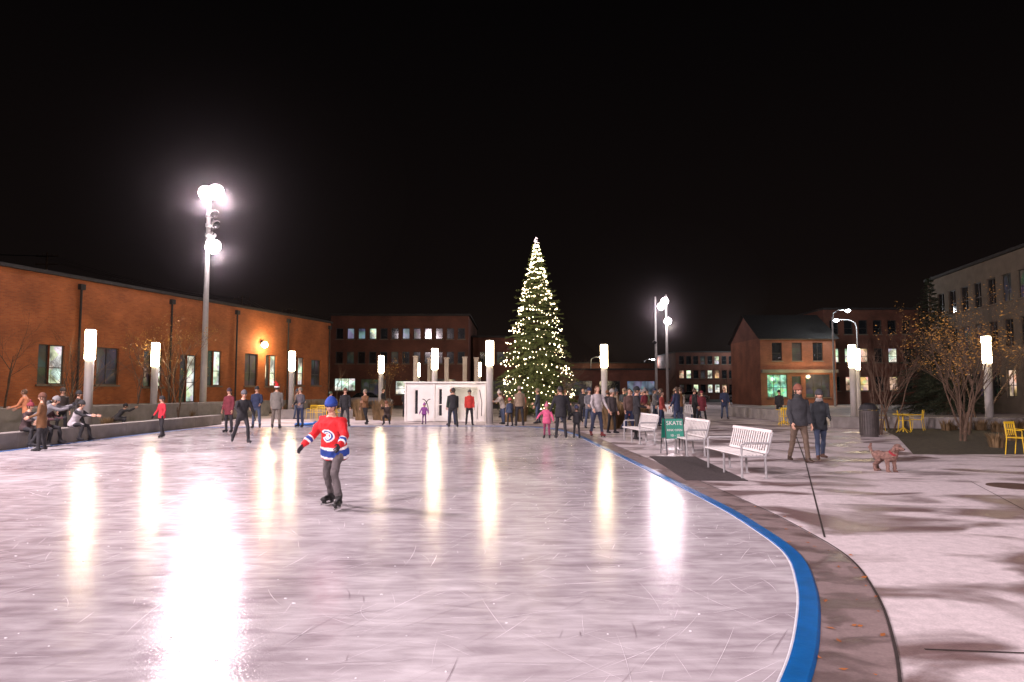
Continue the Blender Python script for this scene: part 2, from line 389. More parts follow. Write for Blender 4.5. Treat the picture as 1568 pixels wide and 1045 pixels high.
def cobra(x,y,H,rz,e,col=(.9,.95,1)):
    r=root('street_lamp',(x,y,0),rz); mb=MB()
    mb.tube([(0,0,0),(0,0,H-1),(0.15,0,H-.4),(.7,0,H-.05),(1.6,0,H)],[.12,.07,.06,.05,.04],10); mb.obj('pole',[M_metal],r,True)
    mb=MB(); mb.tube([(1.5,0,H),(1.8,0,H+.04),(2.3,0,H)],[(.08,.05),(.16,.08),(.08,.05)],10,0,(0,1,0)); mb.ball((1.95,0,H-.08),(.28,.22,.16),1)
    mb.obj('head',[M_metal,mat('street_led',(1,1,1),.3,.02,3,0,emit=50,ecol=(.85,.93,1))],r,True)
    point('street_bulb',(1.95,0,H-.4),e,col,.1,r)
cobra(33.0,70,10.0,rad(15),500); cobra(36.5,72,9.2,rad(160),200); cobra(42,120,9.5,rad(180),900); cobra(15,130,8,0,500,(1,.8,.5)); cobra(27,140,8,0,500,(.9,.9,1)); cobra(2,150,9,0,500,(1,.8,.6))

# ------------------------------------------------------------ buildings
def facade(mb,Lg,H,ops,wall=0,glass=2,frame=3,depth=.18,sill=4,z0=0.):
    xs=sorted({0.,Lg,*[o[0] for o in ops],*[o[1] for o in ops]}); zs=sorted({z0,H,*[o[2] for o in ops],*[o[3] for o in ops]})
    for i in range(len(xs)-1):
        for j in range(len(zs)-1):
            cx=(xs[i]+xs[i+1])/2; cz=(zs[j]+zs[j+1])/2
            if any(o[0]<cx<o[1] and o[2]<cz<o[3] for o in ops): continue
            mb.add([(xs[i],0,zs[j]),(xs[i+1],0,zs[j]),(xs[i+1],0,zs[j+1]),(xs[i],0,zs[j+1])],[(0,1,2,3)],wall)
    for o in ops:
        x0,x1,a,b=o[:4]; lit=o[4] if len(o)>4 else None; d=depth
        mb.add([(x0,0,a),(x1,0,a),(x1,0,b),(x0,0,b),(x0,d,a),(x1,d,a),(x1,d,b),(x0,d,b)],[(0,4,5,1),(1,5,6,2),(2,6,7,3),(3,7,4,0)],wall)
        if lit=='open': continue
        g=glass if lit is None else lit
        mb.add([(x0,d,a),(x1,d,a),(x1,d,b),(x0,d,b)],[(0,1,2,3)],g)
        f=.06;y=d-.03
        mb.box(((x0+x1)/2,y,a+f/2),(x1-x0,.05,f),frame); mb.box(((x0+x1)/2,y,b-f/2),(x1-x0,.05,f),frame)
        mb.box((x0+f/2,y,(a+b)/2),(f,.05,b-a-2*f),frame); mb.box((x1-f/2,y,(a+b)/2),(f,.05,b-a-2*f),frame)
        w_=x1-x0
        nm=int(w_/1.1)
        for k in range(1,nm+1): mb.box((x0+w_*k/(nm+1),y,(a+b)/2),(f*.8,.045,b-a-2*f),frame)
        if b-a>1.4: mb.box(((x0+x1)/2,y,a+(b-a)*.42),(w_-2*f,.04,f*.8),frame)
        if sill is not None: mb.box(((x0+x1)/2,-.02,a-.06),(w_+.16,.14,.1),sill)
def shell(mb,Lg,D,H,wall=0,roof=1):
    mb.add([(0,0,0),(0,D,0),(0,D,H),(0,0,H)],[(0,1,2,3)],wall); mb.add([(Lg,0,0),(Lg,D,0),(Lg,D,H),(Lg,0,H)],[(3,2,1,0)],wall)
    mb.add([(0,D,0),(Lg,D,0),(Lg,D,H),(0,D,H)],[(3,2,1,0)],wall); mb.add([(0,0,H-.15),(Lg,0,H-.15),(Lg,D,H-.15),(0,D,H-.15)],[(0,1,2,3)],roof)
W_cool=litwindow('lit_office_window',(.80,.90,.70),1.6,1.5)
W_warm=litwindow('lit_shop_window',(1,.62,.28),1.2,1.3)
W_green=litwindow('lit_shop_window_green',(.25,.85,.45),1.2,2.5)
W_dim=litwindow('dim_window',(.25,.22,.18),.12,1.2)
W_blue=litwindow('lit_blue_window',(.5,.65,1),.35,1.)
BM=lambda wall:[wall,M_roof,M_glass,M_frame,M_stone,W_cool,W_warm,W_green,W_dim,W_blue]

A=Vector((-33.1,4.5,0)); B=Vector((-16.4,61.5,0)); Lf=(B-A).length; ang=math.atan2(B.y-A.y,B.x-A.x)
r=root('brick_hall',A,ang); mb=MB(); ops=[]
S=29.7; L0=Lf-S
for s,wd,z0,z1,k in[(.09,1.5,2.0,4.05,5),(.2066,1.5,2.0,4.1,8),(.318,1.5,1.9,4.1,5),(.417,1.5,.9,4.0,5),(.50,1.4,2.0,4.4,5),(.632,1.5,2.0,4.4,8),(.7116,1.4,2.0,4.4,5),(.838,1.5,2.1,4.4,5),(.925,1.5,2.1,4.3,8),(-.05,1.5,2.,4.1,8),(-.2,1.5,2.,4.1,5),(-.4,1.5,2.,4.1,8)]:
    c=L0+S*s
    if k==8: ops.append((c-wd/2,c+wd/2,z0,z1,8))
    else: ops.append((c-wd/2,c-wd*.08,z0,z1,8)); ops.append((c-wd*.08,c+wd/2,z0,z1,5))
facade(mb,Lf,7.7,ops); shell(mb,Lf,22,7.7)
mb.obj('walls',BM(M_brick),r)
mb=MB(); mb.box((Lf/2,-.02,7.78),(Lf+.2,.34,.16)); mb.box((Lf/2,.3,7.9),(Lf,.2,.12)); mb.obj('parapet_flashing',[M_roof],r)
mb=MB()
for s in(.14,.36,.57,.78,.99,-.1):
    c=L0+S*s; mb.tube([(c,-.1,0),(c,-.1,7.2)],[.06,.06],8); mb.box((c,-.12,7.3),(.3,.22,.3))
mb.obj('downpipes',[M_roof],r)
mb=MB(); mb.box((Lf/2,-.04,.45),(Lf,.08,.9)); mb.obj('concrete_plinth',[M_concw],r)
mb=MB()
for s in(.67,):
    c=L0+S*s; mb.box((c,-.14,5.3),(.34,.28,.22),0); mb.ball((c,-.28,5.14),(.26,.22,.24),1); 
    o=point('wall_lamp_bulb',(c,-.85,5.1),420,(1,.68,.36),.12,r)
mb.obj('wall_lamp',[M_frame,mat('wall_lamp_glow',(1,1,1),.4,.02,3,0,emit=40,ecol=(1,.80,.5))],r)

def building(name,loc,rz,Lg,D,H,ops,wall,cornice=True,extra=None):
    r=root(name,loc,rz); mb=MB(); facade(mb,Lg,H,ops); shell(mb,Lg,D,H); mb.obj('walls',BM(wall),r)
    if cornice:
        mb=MB(); mb.box((Lg/2,-.05,H+.06),(Lg+.3,.4,.22)); mb.box((Lg+.06,D/2,H+.06),(.3,D,.2)); mb.box((-.06,D/2,H+.06),(.3,D,.2)); mb.obj('cornice',[M_roof],r)
    return r
ops=[]
lit={1:9,2:9,3:5,6:9,7:8}
for i in range(12):
    x=.6+i*1.22; ops.append((x,x+.8,7.3,8.5,lit.get(i,None)) if i in lit else (x,x+.8,7.3,8.5))
for i in range(12):
    x=.6+i*1.22; ops.append((x,x+.8,4.6,5.9,8) if i%4==1 else (x,x+.8,4.6,5.9))
ops+= [(.5,2.8,1.6,3.0,5),(3.4,6.2,.8,2.9,8),(7.2,10.4,1.2,2.7,5),(11.2,13.8,.8,2.9,8)]
building('brick_office_building',(-20,75,0),0,15.2,18,9.9,ops,M_brick2)
building('brick_shop_building',(-4.6,80,0),rad(6),6.5,14,7.9,[(.8,1.8,4.8,6.2),(2.8,3.8,4.8,6.2,8),(4.8,5.8,4.8,6.2),(.6,5.9,.8,2.8,8)],M_brick2)
building('low_shop_row',(2.5,98,0),0,20,12,4.6,[(1,4,1,3),(5,9,1,3,8),(10,13,1,3),(14,18,1,3,9)],M_brick2)
ops=[]
for j in range(3):
    for i in range(9): 
        k=R.choice([None,8,8,5,6,None]); o=(.6+i*1.3,1.5+i*1.3,1.2+j*2.6,2.7+j*2.6); ops.append(o+((k,) if k else ()))
building('distant_office_block',(30,125,0),0,12.6,16,8.6,ops,M_brick2)
ops=[]
for j in range(2):
    for i in range(11): 
        k=R.choice([None,8,None,9]); o=(.6+i*1.5,1.6+i*1.5,1.2+j*2.9,2.7+j*2.9); ops.append(o+((k,) if k else ()))
building('distant_apartment_block',(10,135,0),0,18,16,7,ops,M_brick2)
r=root('brick_house',(27.3,75,0)); mb=MB()
facade(mb,8.3,7.4,[(1.3,2.4,4.9,6.9),(3.5,4.6,4.9,6.9,8),(5.8,6.9,4.9,6.9),(.7,2.9,.9,3.4,7),(3.4,4.4,.1,3.2,8),(4.9,7.6,.9,3.4,8)]); shell(mb,8.3,10,7.4)
mb.obj('walls',BM(brickmat('house_brick',(.28,.095,.045),(.22,.075,.035),(.21,.12,.08))),r)
mb=MB(); mb.add([(-.3,-.4,7.3),(8.6,-.4,7.3),(8.6,5,10.5),(-.3,5,10.5),(-.3,10.4,7.3),(8.6,10.4,7.3)],[(0,1,2,3),(3,2,5,4)]); mb.obj('roof',[M_roof],r)
mb=MB(); mb.add([(0,0,7.4),(0,10,7.4),(0,5,10.3)],[(0,1,2)]); mb.add([(8.3,0,7.4),(8.3,10,7.4),(8.3,5,10.3)],[(0,2,1)]); mb.obj('gables',[M_brick2],r)
mb=MB(); mb.box((4.15,-.25,3.75),(8.3,.5,.35)); mb.box((4.15,-.1,7.3),(8.5,.25,.2)); mb.obj('shop_sign_band',[M_stone],r)
point('shop_light',(2,-1.5,2.9),70,(.6,1,.6),.2,r); point('shop_light',(6,-1.5,3.2),170,(1,.70,.4),.2,r); point('shop_light',(4.2,-2.5,4.6),160,(1,.65,.35),.2,r)
ops=[]
for j in range(3):
    for i in range(6):
        k=None
        if (j,i) in((1,0),(1,1),(1,2),(1,4)): k=[5,5,6,0,5][i]
        if (j,i) in((0,2),(0,4),(0,1)): k=6
        o=(.7+i*1.75,1.75+i*1.75,1.6+j*3.4,3.3+j*3.4); ops.append(o+((k,) if k else ()))
building('dark_brick_block',(37.6,82,0),0,11.5,14,11.4,ops,M_brick2)
A=Vector((34.0,36,0)); B=Vector((38.4,62.6,0)); Lr=(B-A).length
ang=math.atan2(B.y-A.y,B.x-A.x)
ops=[]
nb=int(Lr/2.1)
for j,(a,b) in enumerate([(1.2,3.2),(4.9,6.9),(8.2,10.2)]):
    for i in range(nb): 
        o=(.6+i*2.1,1.9+i*2.1,a,b); k=8 if R.random()<.25 else None
        if j==0 and R.random()<.3:k=6
        ops.append(o+((k,) if k else ()))
r=building('limestone_office_building',A,ang,Lr,16,11.7,ops,M_stone)
for ch in r.children: ch.scale=(1,-1,1)

# white rinkside stall
r=root('white_stall',(-5.75,37,.004)); mb=MB()
facade(mb,4.3,2.05,[(.45,.72,.35,1.75),(1.75,2.02,.25,1.8),(2.6,3.9,.12,1.85,'open')],0,2,3,.10,None)
mb.add([(0,0,0),(0,1.8,0),(0,1.8,2.05),(0,0,2.05)],[(0,1,2,3)],0); mb.add([(4.3,0,0),(4.3,1.8,0),(4.3,1.8,2.05),(4.3,0,2.05)],[(3,2,1,0)],0); mb.add([(0,1.8,0),(4.3,1.8,0),(4.3,1.8,2.05),(0,1.8,2.05)],[(3,2,1,0)],0)
mb.box((3.25,1.2,.5),(1.1,.5,.9),0)
mb.obj('panels',[M_white,M_roof,M_glass,M_white],r)
mb=MB(); mb.box((2.15,.85,2.10),(4.5,2.1,.09)); 
for x in(0,1.55,2.4,4.3): mb.box((x,-.04,1.02),(.09,.07,2.04))
mb.box((1.3,-.04,.1),(2.4,.06,.16)); 
mb.obj('frame_and_roof',[M_white],r,bevel=.01)
mb=MB()
for cx,sg in((.98,1),(1.28,-1)):
    pts=[(cx+sg*.32*math.cos(q*.18)-.05*sg,-.012,.45+.75*math.sin(q*.18)) for q in range(10)]
    mb.tube(pts,[.022]*10,6)
mb.tube([(4.1,-.012,.3),(4.12,-.012,1.0),(4.0,-.012,1.7)],[.02]*3,6)
mb.obj('painted_arches',[M_frame],r)
mb=MB(); mb.tube([(2.7,.6,1.98),(3.8,.6,1.98)],[.03,.03],8)
mb.obj('added_strip_fill',[mat('stall_fill_glow',(1,1,1),.4,.02,3,0,emit=30,ecol=(1,.88,.72)),M_metal],r)  # strip added inside to brighten the stall opening
for x,y in[(-4.4,46),(-3.1,45),(-2.4,46),(-5.6,46.5),(-6.2,44)]:
    mb=MB(); mb.box((0,0,1.9),(.28,.28,3.8)); mb.box((0,0,3.84),(.36,.36,.08)); mb.box((0,0,.06),(.4,.4,.12)); mb.obj('pergola_post',[M_post],loc=(x,y,.004),bevel=.01)

# ------------------------------------------------------------ trees
def branch(mb,p,d,l,r,lev,rng,tips,up=.1,spread=.6,segs=4):
    pts=[p.copy()];rs=[r]
    for i in range(segs):
        d=(d+Vector((rng.gauss(0,.1),rng.gauss(0,.1),rng.gauss(0,.06)+up*.15))).normalized(); p=p+d*l/segs; pts.append(p.copy()); rs.append(r*(1-.55*(i+1)/segs))
    mb.tube(pts,rs,6 if lev>2 else 4)
    if lev<=0: tips.append((p,d)); return
    for k in range(rng.choice([3,4]) if lev>1 else 4):
        t=rng.uniform(.3,1.); i=min(int(t*segs),segs-1); q=pts[i].lerp(pts[i+1],t*segs-i)
        side=Vector((rng.gauss(0,1),rng.gauss(0,1),rng.gauss(0,.5))); nd=(d+side.normalized()*spread).normalized(); nd.z=abs(nd.z)*.7+.2; nd.normalize()
        branch(mb,q,nd,l*rng.uniform(.5,.72),rs[i]*.55,lev-1,rng,tips,up,spread,3)
def baretree(name,x,y,h,seed,lev=4,leaf=None,nleaf=0,stems=1,spread=.6,bark=M_bark):
    rng=random.Random(seed); mb=MB(); tips=[]
    for s in range(stems):
        a=rng.uniform(0,6.3); d=Vector((math.cos(a)*.25*(stems>1),math.sin(a)*.25*(stems>1),1)).normalized()
        branch(mb,Vector((math.cos(a)*.1*(stems>1),math.sin(a)*.1*(stems>1),0)),d,h*.55,h*.009/ (1.3 if stems>1 else 1)+.012,lev,rng,tips,.2,spread)
    r=root(name,(x,y,0)); mb.obj('trunk_and_branches',[bark],r)
    if leaf:
        mb=MB()
        for p,d in tips:
            for k in range(nleaf):
                if rng.random()<.35: continue
                c=p+Vector((rng.gauss(0,.12),rng.gauss(0,.12),rng.gauss(0,.12))); s=rng.uniform(.02,.05)
                u=Vector((rng.gauss(0,1),rng.gauss(0,1),rng.gauss(0,1))).normalized(); v=u.orthogonal().normalized()
                mb.add([c-u*s,c+v*s*.5,c+u*s,c-v*s*.5],[(0,1,2,3)])
        mb.obj('leaves',[leaf],r)
M_leaf=mat('dry_leaf_lamplit',(.42,.22,.045),.7,.4,3,0)  # dry leaf colour, brightened and warmed to imitate lamplight
for i,(x,y,h,lv,sp,st) in enumerate([(-20.3,31.5,4.6,4,.6,2),(-18.2,33,5,4,.6,1),(-19.3,38,5.8,4,.6,2),(-20.6,41,5.5,4,.55,2),(-21.5,29,5.2,4,.6,1),(-15.5,46,3.6,3,.7,2),(-14.2,54,4.2,3,.7,2),(-17.5,36,5.4,4,.6,2),(-18.8,29.5,4.4,4,.6,3)]):
    baretree('bare_tree',x,y,h,100+i,lv,M_leaf if i in(2,3,7) else None,2,st,sp)
for i,(x,y,h,st) in enumerate([(14.9,22.8,3.9,3),(13.9,26,3.6,3),(17.2,26,4.6,2),(19,29,5.2,2),(16.3,29.5,4.2,3),(22.5,33,6,2),(24,29,6,1),(19.5,24.3,3.6,3),(18.0,27.2,5,3),(21.5,27,4.4,3)]):
    baretree('bare_tree',x,y,h,200+i,4,M_leaf if i in(0,2,3,6,8) else None,3,st,.45)
baretree('bare_tree',3.6,42,4.6,301,4,None,0,2,.6); baretree('bare_tree',-9.5,52,4,302,4,M_leaf,2,2,.6)
for i in range(7): baretree('bare_tree',8+i*5.2+R.uniform(-1,1),100+R.uniform(0,15),6+R.random()*2,310+i,3,None,0,1,.6)

def conifer(name,x,y,H,Rb,seed,needle,levels,per,prof):
    rng=random.Random(seed); r=root(name,(x,y,.004)); mb=MB(); mb.tube([(0,0,0),(0,0,H*.6),(0,0,H*.98)],[H*.014,H*.009,.015],8); nb=MB()
    z=.45
    while z<H-.1:
        fr=z/H; Rr=prof(z); n=max(5,int(per*(1-fr*.55)))
        a0=rng.uniform(0,6.3)
        for k in range(n):
            a=a0+6.283*k/n+rng.gauss(0,.18); l=Rr*rng.uniform(.68,1.22); zz=z+rng.gauss(0,.08)
            d=Vector((math.cos(a),math.sin(a),0)); rise=.28*l if fr>.5 else .05*l
            def P(t): return Vector((0,0,zz))+d*l*t+Vector((0,0,rise*t - .30*l*t*t*(1 if fr<.6 else .5)+ .12*l*max(0,t-.7)))
            mb.tube([P(0),P(.5),P(1)],[.012+.008*l,.01,.004],4)
            m_=max(4,int(l/.13))
            for q in range(m_):
                t=.18+.85*(q+rng.random())/m_; c=P(min(t,1.03)); wsp=.30*l*(1-t*.75)+.05
                for s in(-1,1):
                    sd=Vector((-d.y,d.x,0))*s; e_=c+sd*wsp*rng.uniform(.5,1)+d*wsp*.5+Vector((0,0,rng.gauss(-.03,.04)))
                    for u in range(3):
                        p=c.lerp(e_,(u+.6)/3)
                        for g in range(2):
                            ax=Vector((rng.gauss(0,1),rng.gauss(0,1),rng.gauss(0,.7))).normalized(); tip=p+(sd*.5+d*.4+ax*.75)*.13
                            wv=ax.cross(d).normalized()*.022 if ax.cross(d).length>.01 else Vector((0,0,.022))
                            nb.add([p-wv,p+wv,tip],[(0,1,2)],0 if rng.random()<.6 else 1)
        z+= .17+.10*(1-fr)
    mb.obj('trunk_and_boughs',[M_bark],r); nb.obj('needles',needle,r)
    return r,rng
prof=lambda z: min(2.3+.05*(2-z), .262*(11.75-z)+.04) if z>.8 else 2.0
ND=[mat('spruce_needles',(.07,.10,.022),.7,.35,2,0),mat('spruce_needles_light',(.12,.145,.035),.7,.35,2,0)]
r,rng=conifer('christmas_tree',1.62,45,11.5,2.2,5,ND,44,17,prof)
mb=MB()
def bulb(p,s):
    mb.add([p+Vector(q)*s for q in((1,0,0),(-1,0,0),(0,1,0),(0,-1,0),(0,0,1.2),(0,0,-1.2))],[(0,2,4),(2,1,4),(1,3,4),(3,0,4),(2,0,5),(1,2,5),(3,1,5),(0,3,5)])
wire=[]
tot=26; n=1100; jz=0
for i in range(n):
    t=(i/n)**1.12; 
    z=.5+10.9*(1-(1-t)**1.35) ; a=2*math.pi*tot*t
    jz=jz*.78+rng.gauss(0,.15)
    rr=prof(z)*(.95+.10*math.sin(a*3.1)+rng.gauss(0,.05)); z2=z-.1*prof(z)+jz*min(1,1.3*(1-z/12.5))+.22*math.sin(a*1.3)*(1-z/13)
    p=Vector((rr*math.cos(a),rr*math.sin(a),max(.3,z2))); wire.append(p)
    if rng.random()<.85: bulb(p,rng.uniform(.016,.034) if rng.random()<.85 else .050)
mb.obj('string_lights',[mat('string_bulb',(1,.9,.6),.4,.3,9,0,emit=17,ecol=(1,.80,.50))],r)
mb=MB(); mb.tube(wire,[.006]*len(wire),3); mb.obj('light_cable',[M_black],r)
mb=MB(); mb.tube([(0,0,11.2),(0,0,11.5),(-.08,0,11.7),(-.02,0,11.85),(.08,0,11.78)],[.03,.05,.05,.04,.03],8)
for k in range(5):
    a=k*1.2566+.3; mb.tube([(0,0,11.5),(.22*math.sin(a),0,11.5+.22*math.cos(a))],[.04,.008],5)
mb.obj('tree_topper',[mat('topper',(.9,.8,.8),.4,.1,5,0,emit=2,ecol=(1,.75,.75))],r)
ND2=[mat('dark_conifer',(.02,.03,.015),.8,.3,2,0),mat('dark_conifer2',(.03,.04,.02),.8,.3,2,0)]
conifer('spruce_tree',34.5,56,11,3,8,ND2,20,10,lambda z:.30*(11.2-z)+.05)
conifer('spruce_tree',30.5,48,7,2,9,ND2,20,10,lambda z:.34*(7.2-z)+.05)

def grassclump(x,y,h,n,rad_,seed,m):
    rng=random.Random(seed); mb=MB()
    for k in range(n):
        a=rng.uniform(0,6.3); rr=rad_*math.sqrt(rng.random())*.6; p=Vector((math.cos(a)*rr,math.sin(a)*rr,0)); hh=h*rng.uniform(.6,1); o=Vector((math.cos(a),math.sin(a),0))*rng.uniform(.1,.5)*rad_
        s=Vector((-math.sin(a),math.cos(a),0))*.012
        q=p+o*.4+Vector((0,0,hh*.6)); t=p+o*1.3+Vector((0,0,hh))
        mb.add([p-s,p+s,q+s,q-s,t],[(0,1,2,3),(3,2,4)])
    mb.obj('ornamental_grass',[m],loc=(x,y,.004))
M_og=mat('tan_grass',(.20,.13,.06),.8,.35,5,0)
for i,(x,y) in enumerate([(4.2,29.5),(4.8,30.5),(5.4,29.8),(4.5,31.7),(5.8,31.4),(-7.0,38),(-7.6,39),(-8.5,38.5),(-.2,36.5),(.5,37),(6.3,33),(-12.7,44),(-11.8,45),(-11,42),(-9.8,43.5)]):
    grassclump(x,y,1.15+.2*R.random(),420,.5,i,M_og)
for i in range(30):
    x=R.uniform(-24,-17); y=R.uniform(24,52)
    if x<-24.75+(y-33)*.293+1.2: continue
    grassclump(x,y,.5+.4*R.random(),160,.4,50+i,M_og)
for i in range(22):
    grassclump(R.uniform(14,30),R.uniform(20,30),.25+.3*R.random(),120,.35,90+i,M_og)
for x,y,h in[(-62,90,20),(-47,118,18),(-42,128,17)]:
    r=root('utility_pole',(x,y,0)); mb=MB(); mb.tube([(0,0,0),(0,0,h)],[.2,.13],8)
    for dz in(.5,1.6): mb.box((0,0,h-dz),(3.,.14,.16))
    for q in(-1.3,-.6,.6,1.3): mb.tube([(q,0,h-.42),(q,0,h-.15)],[.06,.04],6)
    mb.obj('pole_with_crossarms',[M_bark],r)
mb=MB()
W=[Vector((-100,60,19)),Vector((-62,90,19.5)),Vector((-47,118,17.5)),Vector((-42,128,16.5)),Vector((-20,160,16))]
for off in(-1.3,-.6,.6,1.3):
    for p,q in zip(W[:-1],W[1:]):
        pts=[p.lerp(q,t/10)+Vector((off,0,-4*.35*(t/10)*(1-t/10)*3)) for t in range(11)]; mb.tube(pts,[.02]*11,4)
mb.obj('overhead_wires',[M_black])

# ------------------------------------------------------------ benches, furniture
def bench(x,y,rz,Lb=1.85):
    r=root('park_bench',(x,y,.006),rz); mb=MB()
    n=7
    for i in range(n): mb.box((-.50+i*.072,0,.45),(.052,Lb,.03))
    mb.obj('seat_slats',[M_white],r,bevel=.005); mb=MB()
    nv=17
    for i in range(nv): mb.box((.075,-Lb/2+.06+i*(Lb-.12)/(nv-1),.69),(.018,.05,.40),0,Matrix.Rotation(rad(14),3,'Y'))
    mb.box((.026,0,.49),(.03,Lb-.06,.05),0,Matrix.Rotation(rad(14),3,'Y')); mb.box((.128,0,.895),(.035,Lb,.06),0,Matrix.Rotation(rad(14),3,'Y'))
    mb.obj('backrest_slats',[M_white],r,bevel=.005)
    mb=MB()
    for s in(-1,0,1):
        yy=s*(Lb/2-.02)
        mb.tube([(-.46,yy,0),(-.46,yy,.43)],[.024,.024],8); mb.tube([(.02,yy,0),(-.0,yy,.43),(.06,yy,.5),(.16,yy,.88)],[.024]*4,8)
        mb.tube([(-.5,yy,.42),(.03,yy,.42)],[.022,.022],8)
        if s: 
            mb.tube([(-.46,yy,.43),(-.46,yy,.64),(-.42,yy,.67),(.08,yy,.67)],[.022]*4,8)
        mb.box((-.46,yy,.006),(.09,.07,.012)); mb.box((.02,yy,.006),(.09,.07,.012))
    mb.obj('frame',[M_metal],r)
bench(4.80,14.15,rad(4)); bench(4.85,18.5,rad(4)); bench(4.35,22.4,rad(6)); bench(8.6,36,rad(90))
r=root('skate_sign',(4.28,18.3,.006),rad(6)); mb=MB()
for s in(-1,1):
    mb.box((0,s*.13,.67),(.52,.022,.52),0,Matrix.Rotation(rad(s*10),3,'X'))
mb.obj('green_panels',[mat('green_sign',(.01,.24,.16),.4,.06,4,.02)],r,bevel=.004)
mb=MB()
for s in(-1,1):
    for q in(-.25,.25): mb.tube([(q,s*.26,0),(q,s*.085,.95)],[.014,.014],6)
mb.obj('legs',[M_black],r)
for tx,z,sz in(('SKATE',.80,.15),('RINK OPEN',.64,.08),('10 - 10',.50,.09)):
    c=bpy.data.curves.new('lettering','FONT'); c.body=tx; c.size=sz; c.align_x='CENTER'; c.extrude=.002
    o=bpy.data.objects.new('lettering',c); sc.collection.objects.link(o); o.parent=r; c.materials.append(M_white)
    o.location=(0,-.13-.015-(.67-z)*math.tan(rad(10))-.006,z-.03); o.rotation_euler=(rad(80),0,0)
def chair(x,y,rz):
    r=root('yellow_cafe_chair',(x,y,.012),rz); mb=MB()
    mb.box((0,0,.45),(.42,.42,.02)); 
    for i in range(5): mb.box((-.16+i*.08,.21,.66),(.03,.012,.32),0,Matrix.Rotation(rad(-8),3,'X'))
    mb.box((0,.235,.83),(.42,.02,.06)); mb.obj('seat_and_back',[M_yellow],r,bevel=.006); mb=MB()
    for a in(-1,1):
        mb.tube([(a*.2,-.23,0),(a*.19,-.19,.45)],[.012]*2,6); mb.tube([(a*.2,.24,0),(a*.2,.19,.45),(a*.2,.24,.85)],[.012]*3,6); mb.tube([(a*.2,-.19,.45),(a*.2,-.19,.64),(a*.2,.2,.66)],[.011]*3,6)
    mb.obj('frame',[M_yellow],r)
def table(x,y):
    r=root('yellow_cafe_table',(x,y,.012)); mb=MB(); mb.tube([(0,0,.71),(0,0,.735)],[.36,.36],20); mb.tube([(0,0,.02),(0,0,.71)],[.03,.03],8)
    for a in range(4): mb.tube([(0,0,.2),(.3*math.cos(a*1.57),.3*math.sin(a*1.57),.0)],[.018,.014],6)
    mb.obj('table',[M_yellow],r)
for x,y,z in[(13.2,17.9,.4),(16.0,28.0,1),(15.2,28.6,2),(17,28.8,4),(13.8,33,1),(12.9,32.5,3),(-10.5,37.5,0),(-9.7,38,2.5),(-11.2,38.3,4),(7.6,41,1)]: chair(x,y,z)
for x,y in[(15.6,27.4),(13.3,33.6),(-10,37)]: table(x,y)
r=root('litter_bin',(13.0,25,.006)); mb=MB(); mb.tube([(0,0,0),(0,0,.95)],[.30,.31],20,0)
for k in range(24): a=k*math.pi/12; mb.box((.315*math.cos(a),.315*math.sin(a),.5),(.02,.045,.86),0,Matrix.Rotation(a,3,'Z'))
mb.tube([(0,0,.97),(0,0,1.0),(0,0,1.16),(0,0,1.22)],[.34,.34,.26,.1],20,1); mb.obj('bin_body_and_hood',[mat('bin_brown',(.07,.06,.055),.5),M_black],r)
mb=MB(); mb.tube([(0,0,0),(0,0,.006)],[.45,.45],28); 
mb.obj('drain_cover',[mat('rusty_iron',(.09,.05,.035),.7)],loc=(8.9,12.2,.005))
mb=MB(); mb.tube([(-.5,0,.06),(-.3,0,.04),(.3,0,.04),(.5,0,.12),(.56,0,.2)],[(.18,.03),(.26,.04),(.26,.04),(.22,.03),(.14,.02)],12,0,(0,1,0)); mb.tube([(-.45,.25,.08),(.35,.25,.09),(.5,.2,.18)],[.03]*3,8); mb.tube([(-.45,-.25,.08),(.35,-.25,.09),(.5,-.2,.18)],[.03]*3,8)
mb.obj('blue_sled',[mat('blue_plastic',(.02,.17,.55),.35)],loc=(-9.9,32.9,.01),rz=.3,smooth=True)

def car(x,y,rz,col):
    r=root('parked_car',(x,y,0),rz); mb=MB()
    sec=[(-2.15,.35,.75,.72),(-2.05,.28,.95,.82),(-1.3,.25,.98,.88),(.8,.25,.96,.9),(1.8,.27,.84,.84),(2.12,.34,.66,.72)]
    vs=[];
    for X,z0,z1,hw in sec: vs+=[(X,-hw*.92,z0),(X,-hw,(z0+z1)/2),(X,-hw*.93,z1),(X,hw*.93,z1),(X,hw,(z0+z1)/2),(X,hw*.92,z0)]
    fs=[(i*6+j,i*6+(j+1)%6,(i+1)*6+(j+1)%6,(i+1)*6+j) for i in range(5) for j in range(6)]+[(0,1,2,3,4,5),(35,34,33,32,31,30)]
    mb.add(vs,fs,0)
    vs2=[(-1.85,-.8,.95),(-1.85,.8,.95),(-1.25,-.6,1.42),(-1.25,.6,1.42),(.1,-.6,1.46),(.1,.6,1.46),(.95,-.8,.95),(.95,.8,.95)]
    mb.add(vs2,[(0,1,3,2),(4,5,7,6),(0,2,4,6),(1,7,5,3)],1); mb.add([(a,b,c+.012) for a,b,c in vs2[2:6]],[(0,1,3,2)],0)
    for a in(-1.35,1.35):
        for b in(-.82,.82): mb.tube([(a,b-.1,.33),(a,b+.1,.33)],[.33,.33],16,2); mb.tube([(a,b-.11,.33),(a,b+.11,.33)],[.19,.19],10,3)
    for b in(-.6,.6): mb.box((2.08,b,.62),(.1,.3,.14),4); mb.box((-2.12,b,.75),(.08,.28,.14),5)
    mb.obj('car_body',[mat('car_paint_%d'%int(col[0]*1000),col,.3,.05,3,0,.2),M_glass,M_black,M_metal,M_metal,mat('tail_lamp',(.4,.01,.01),.3)],r,bevel=.03)
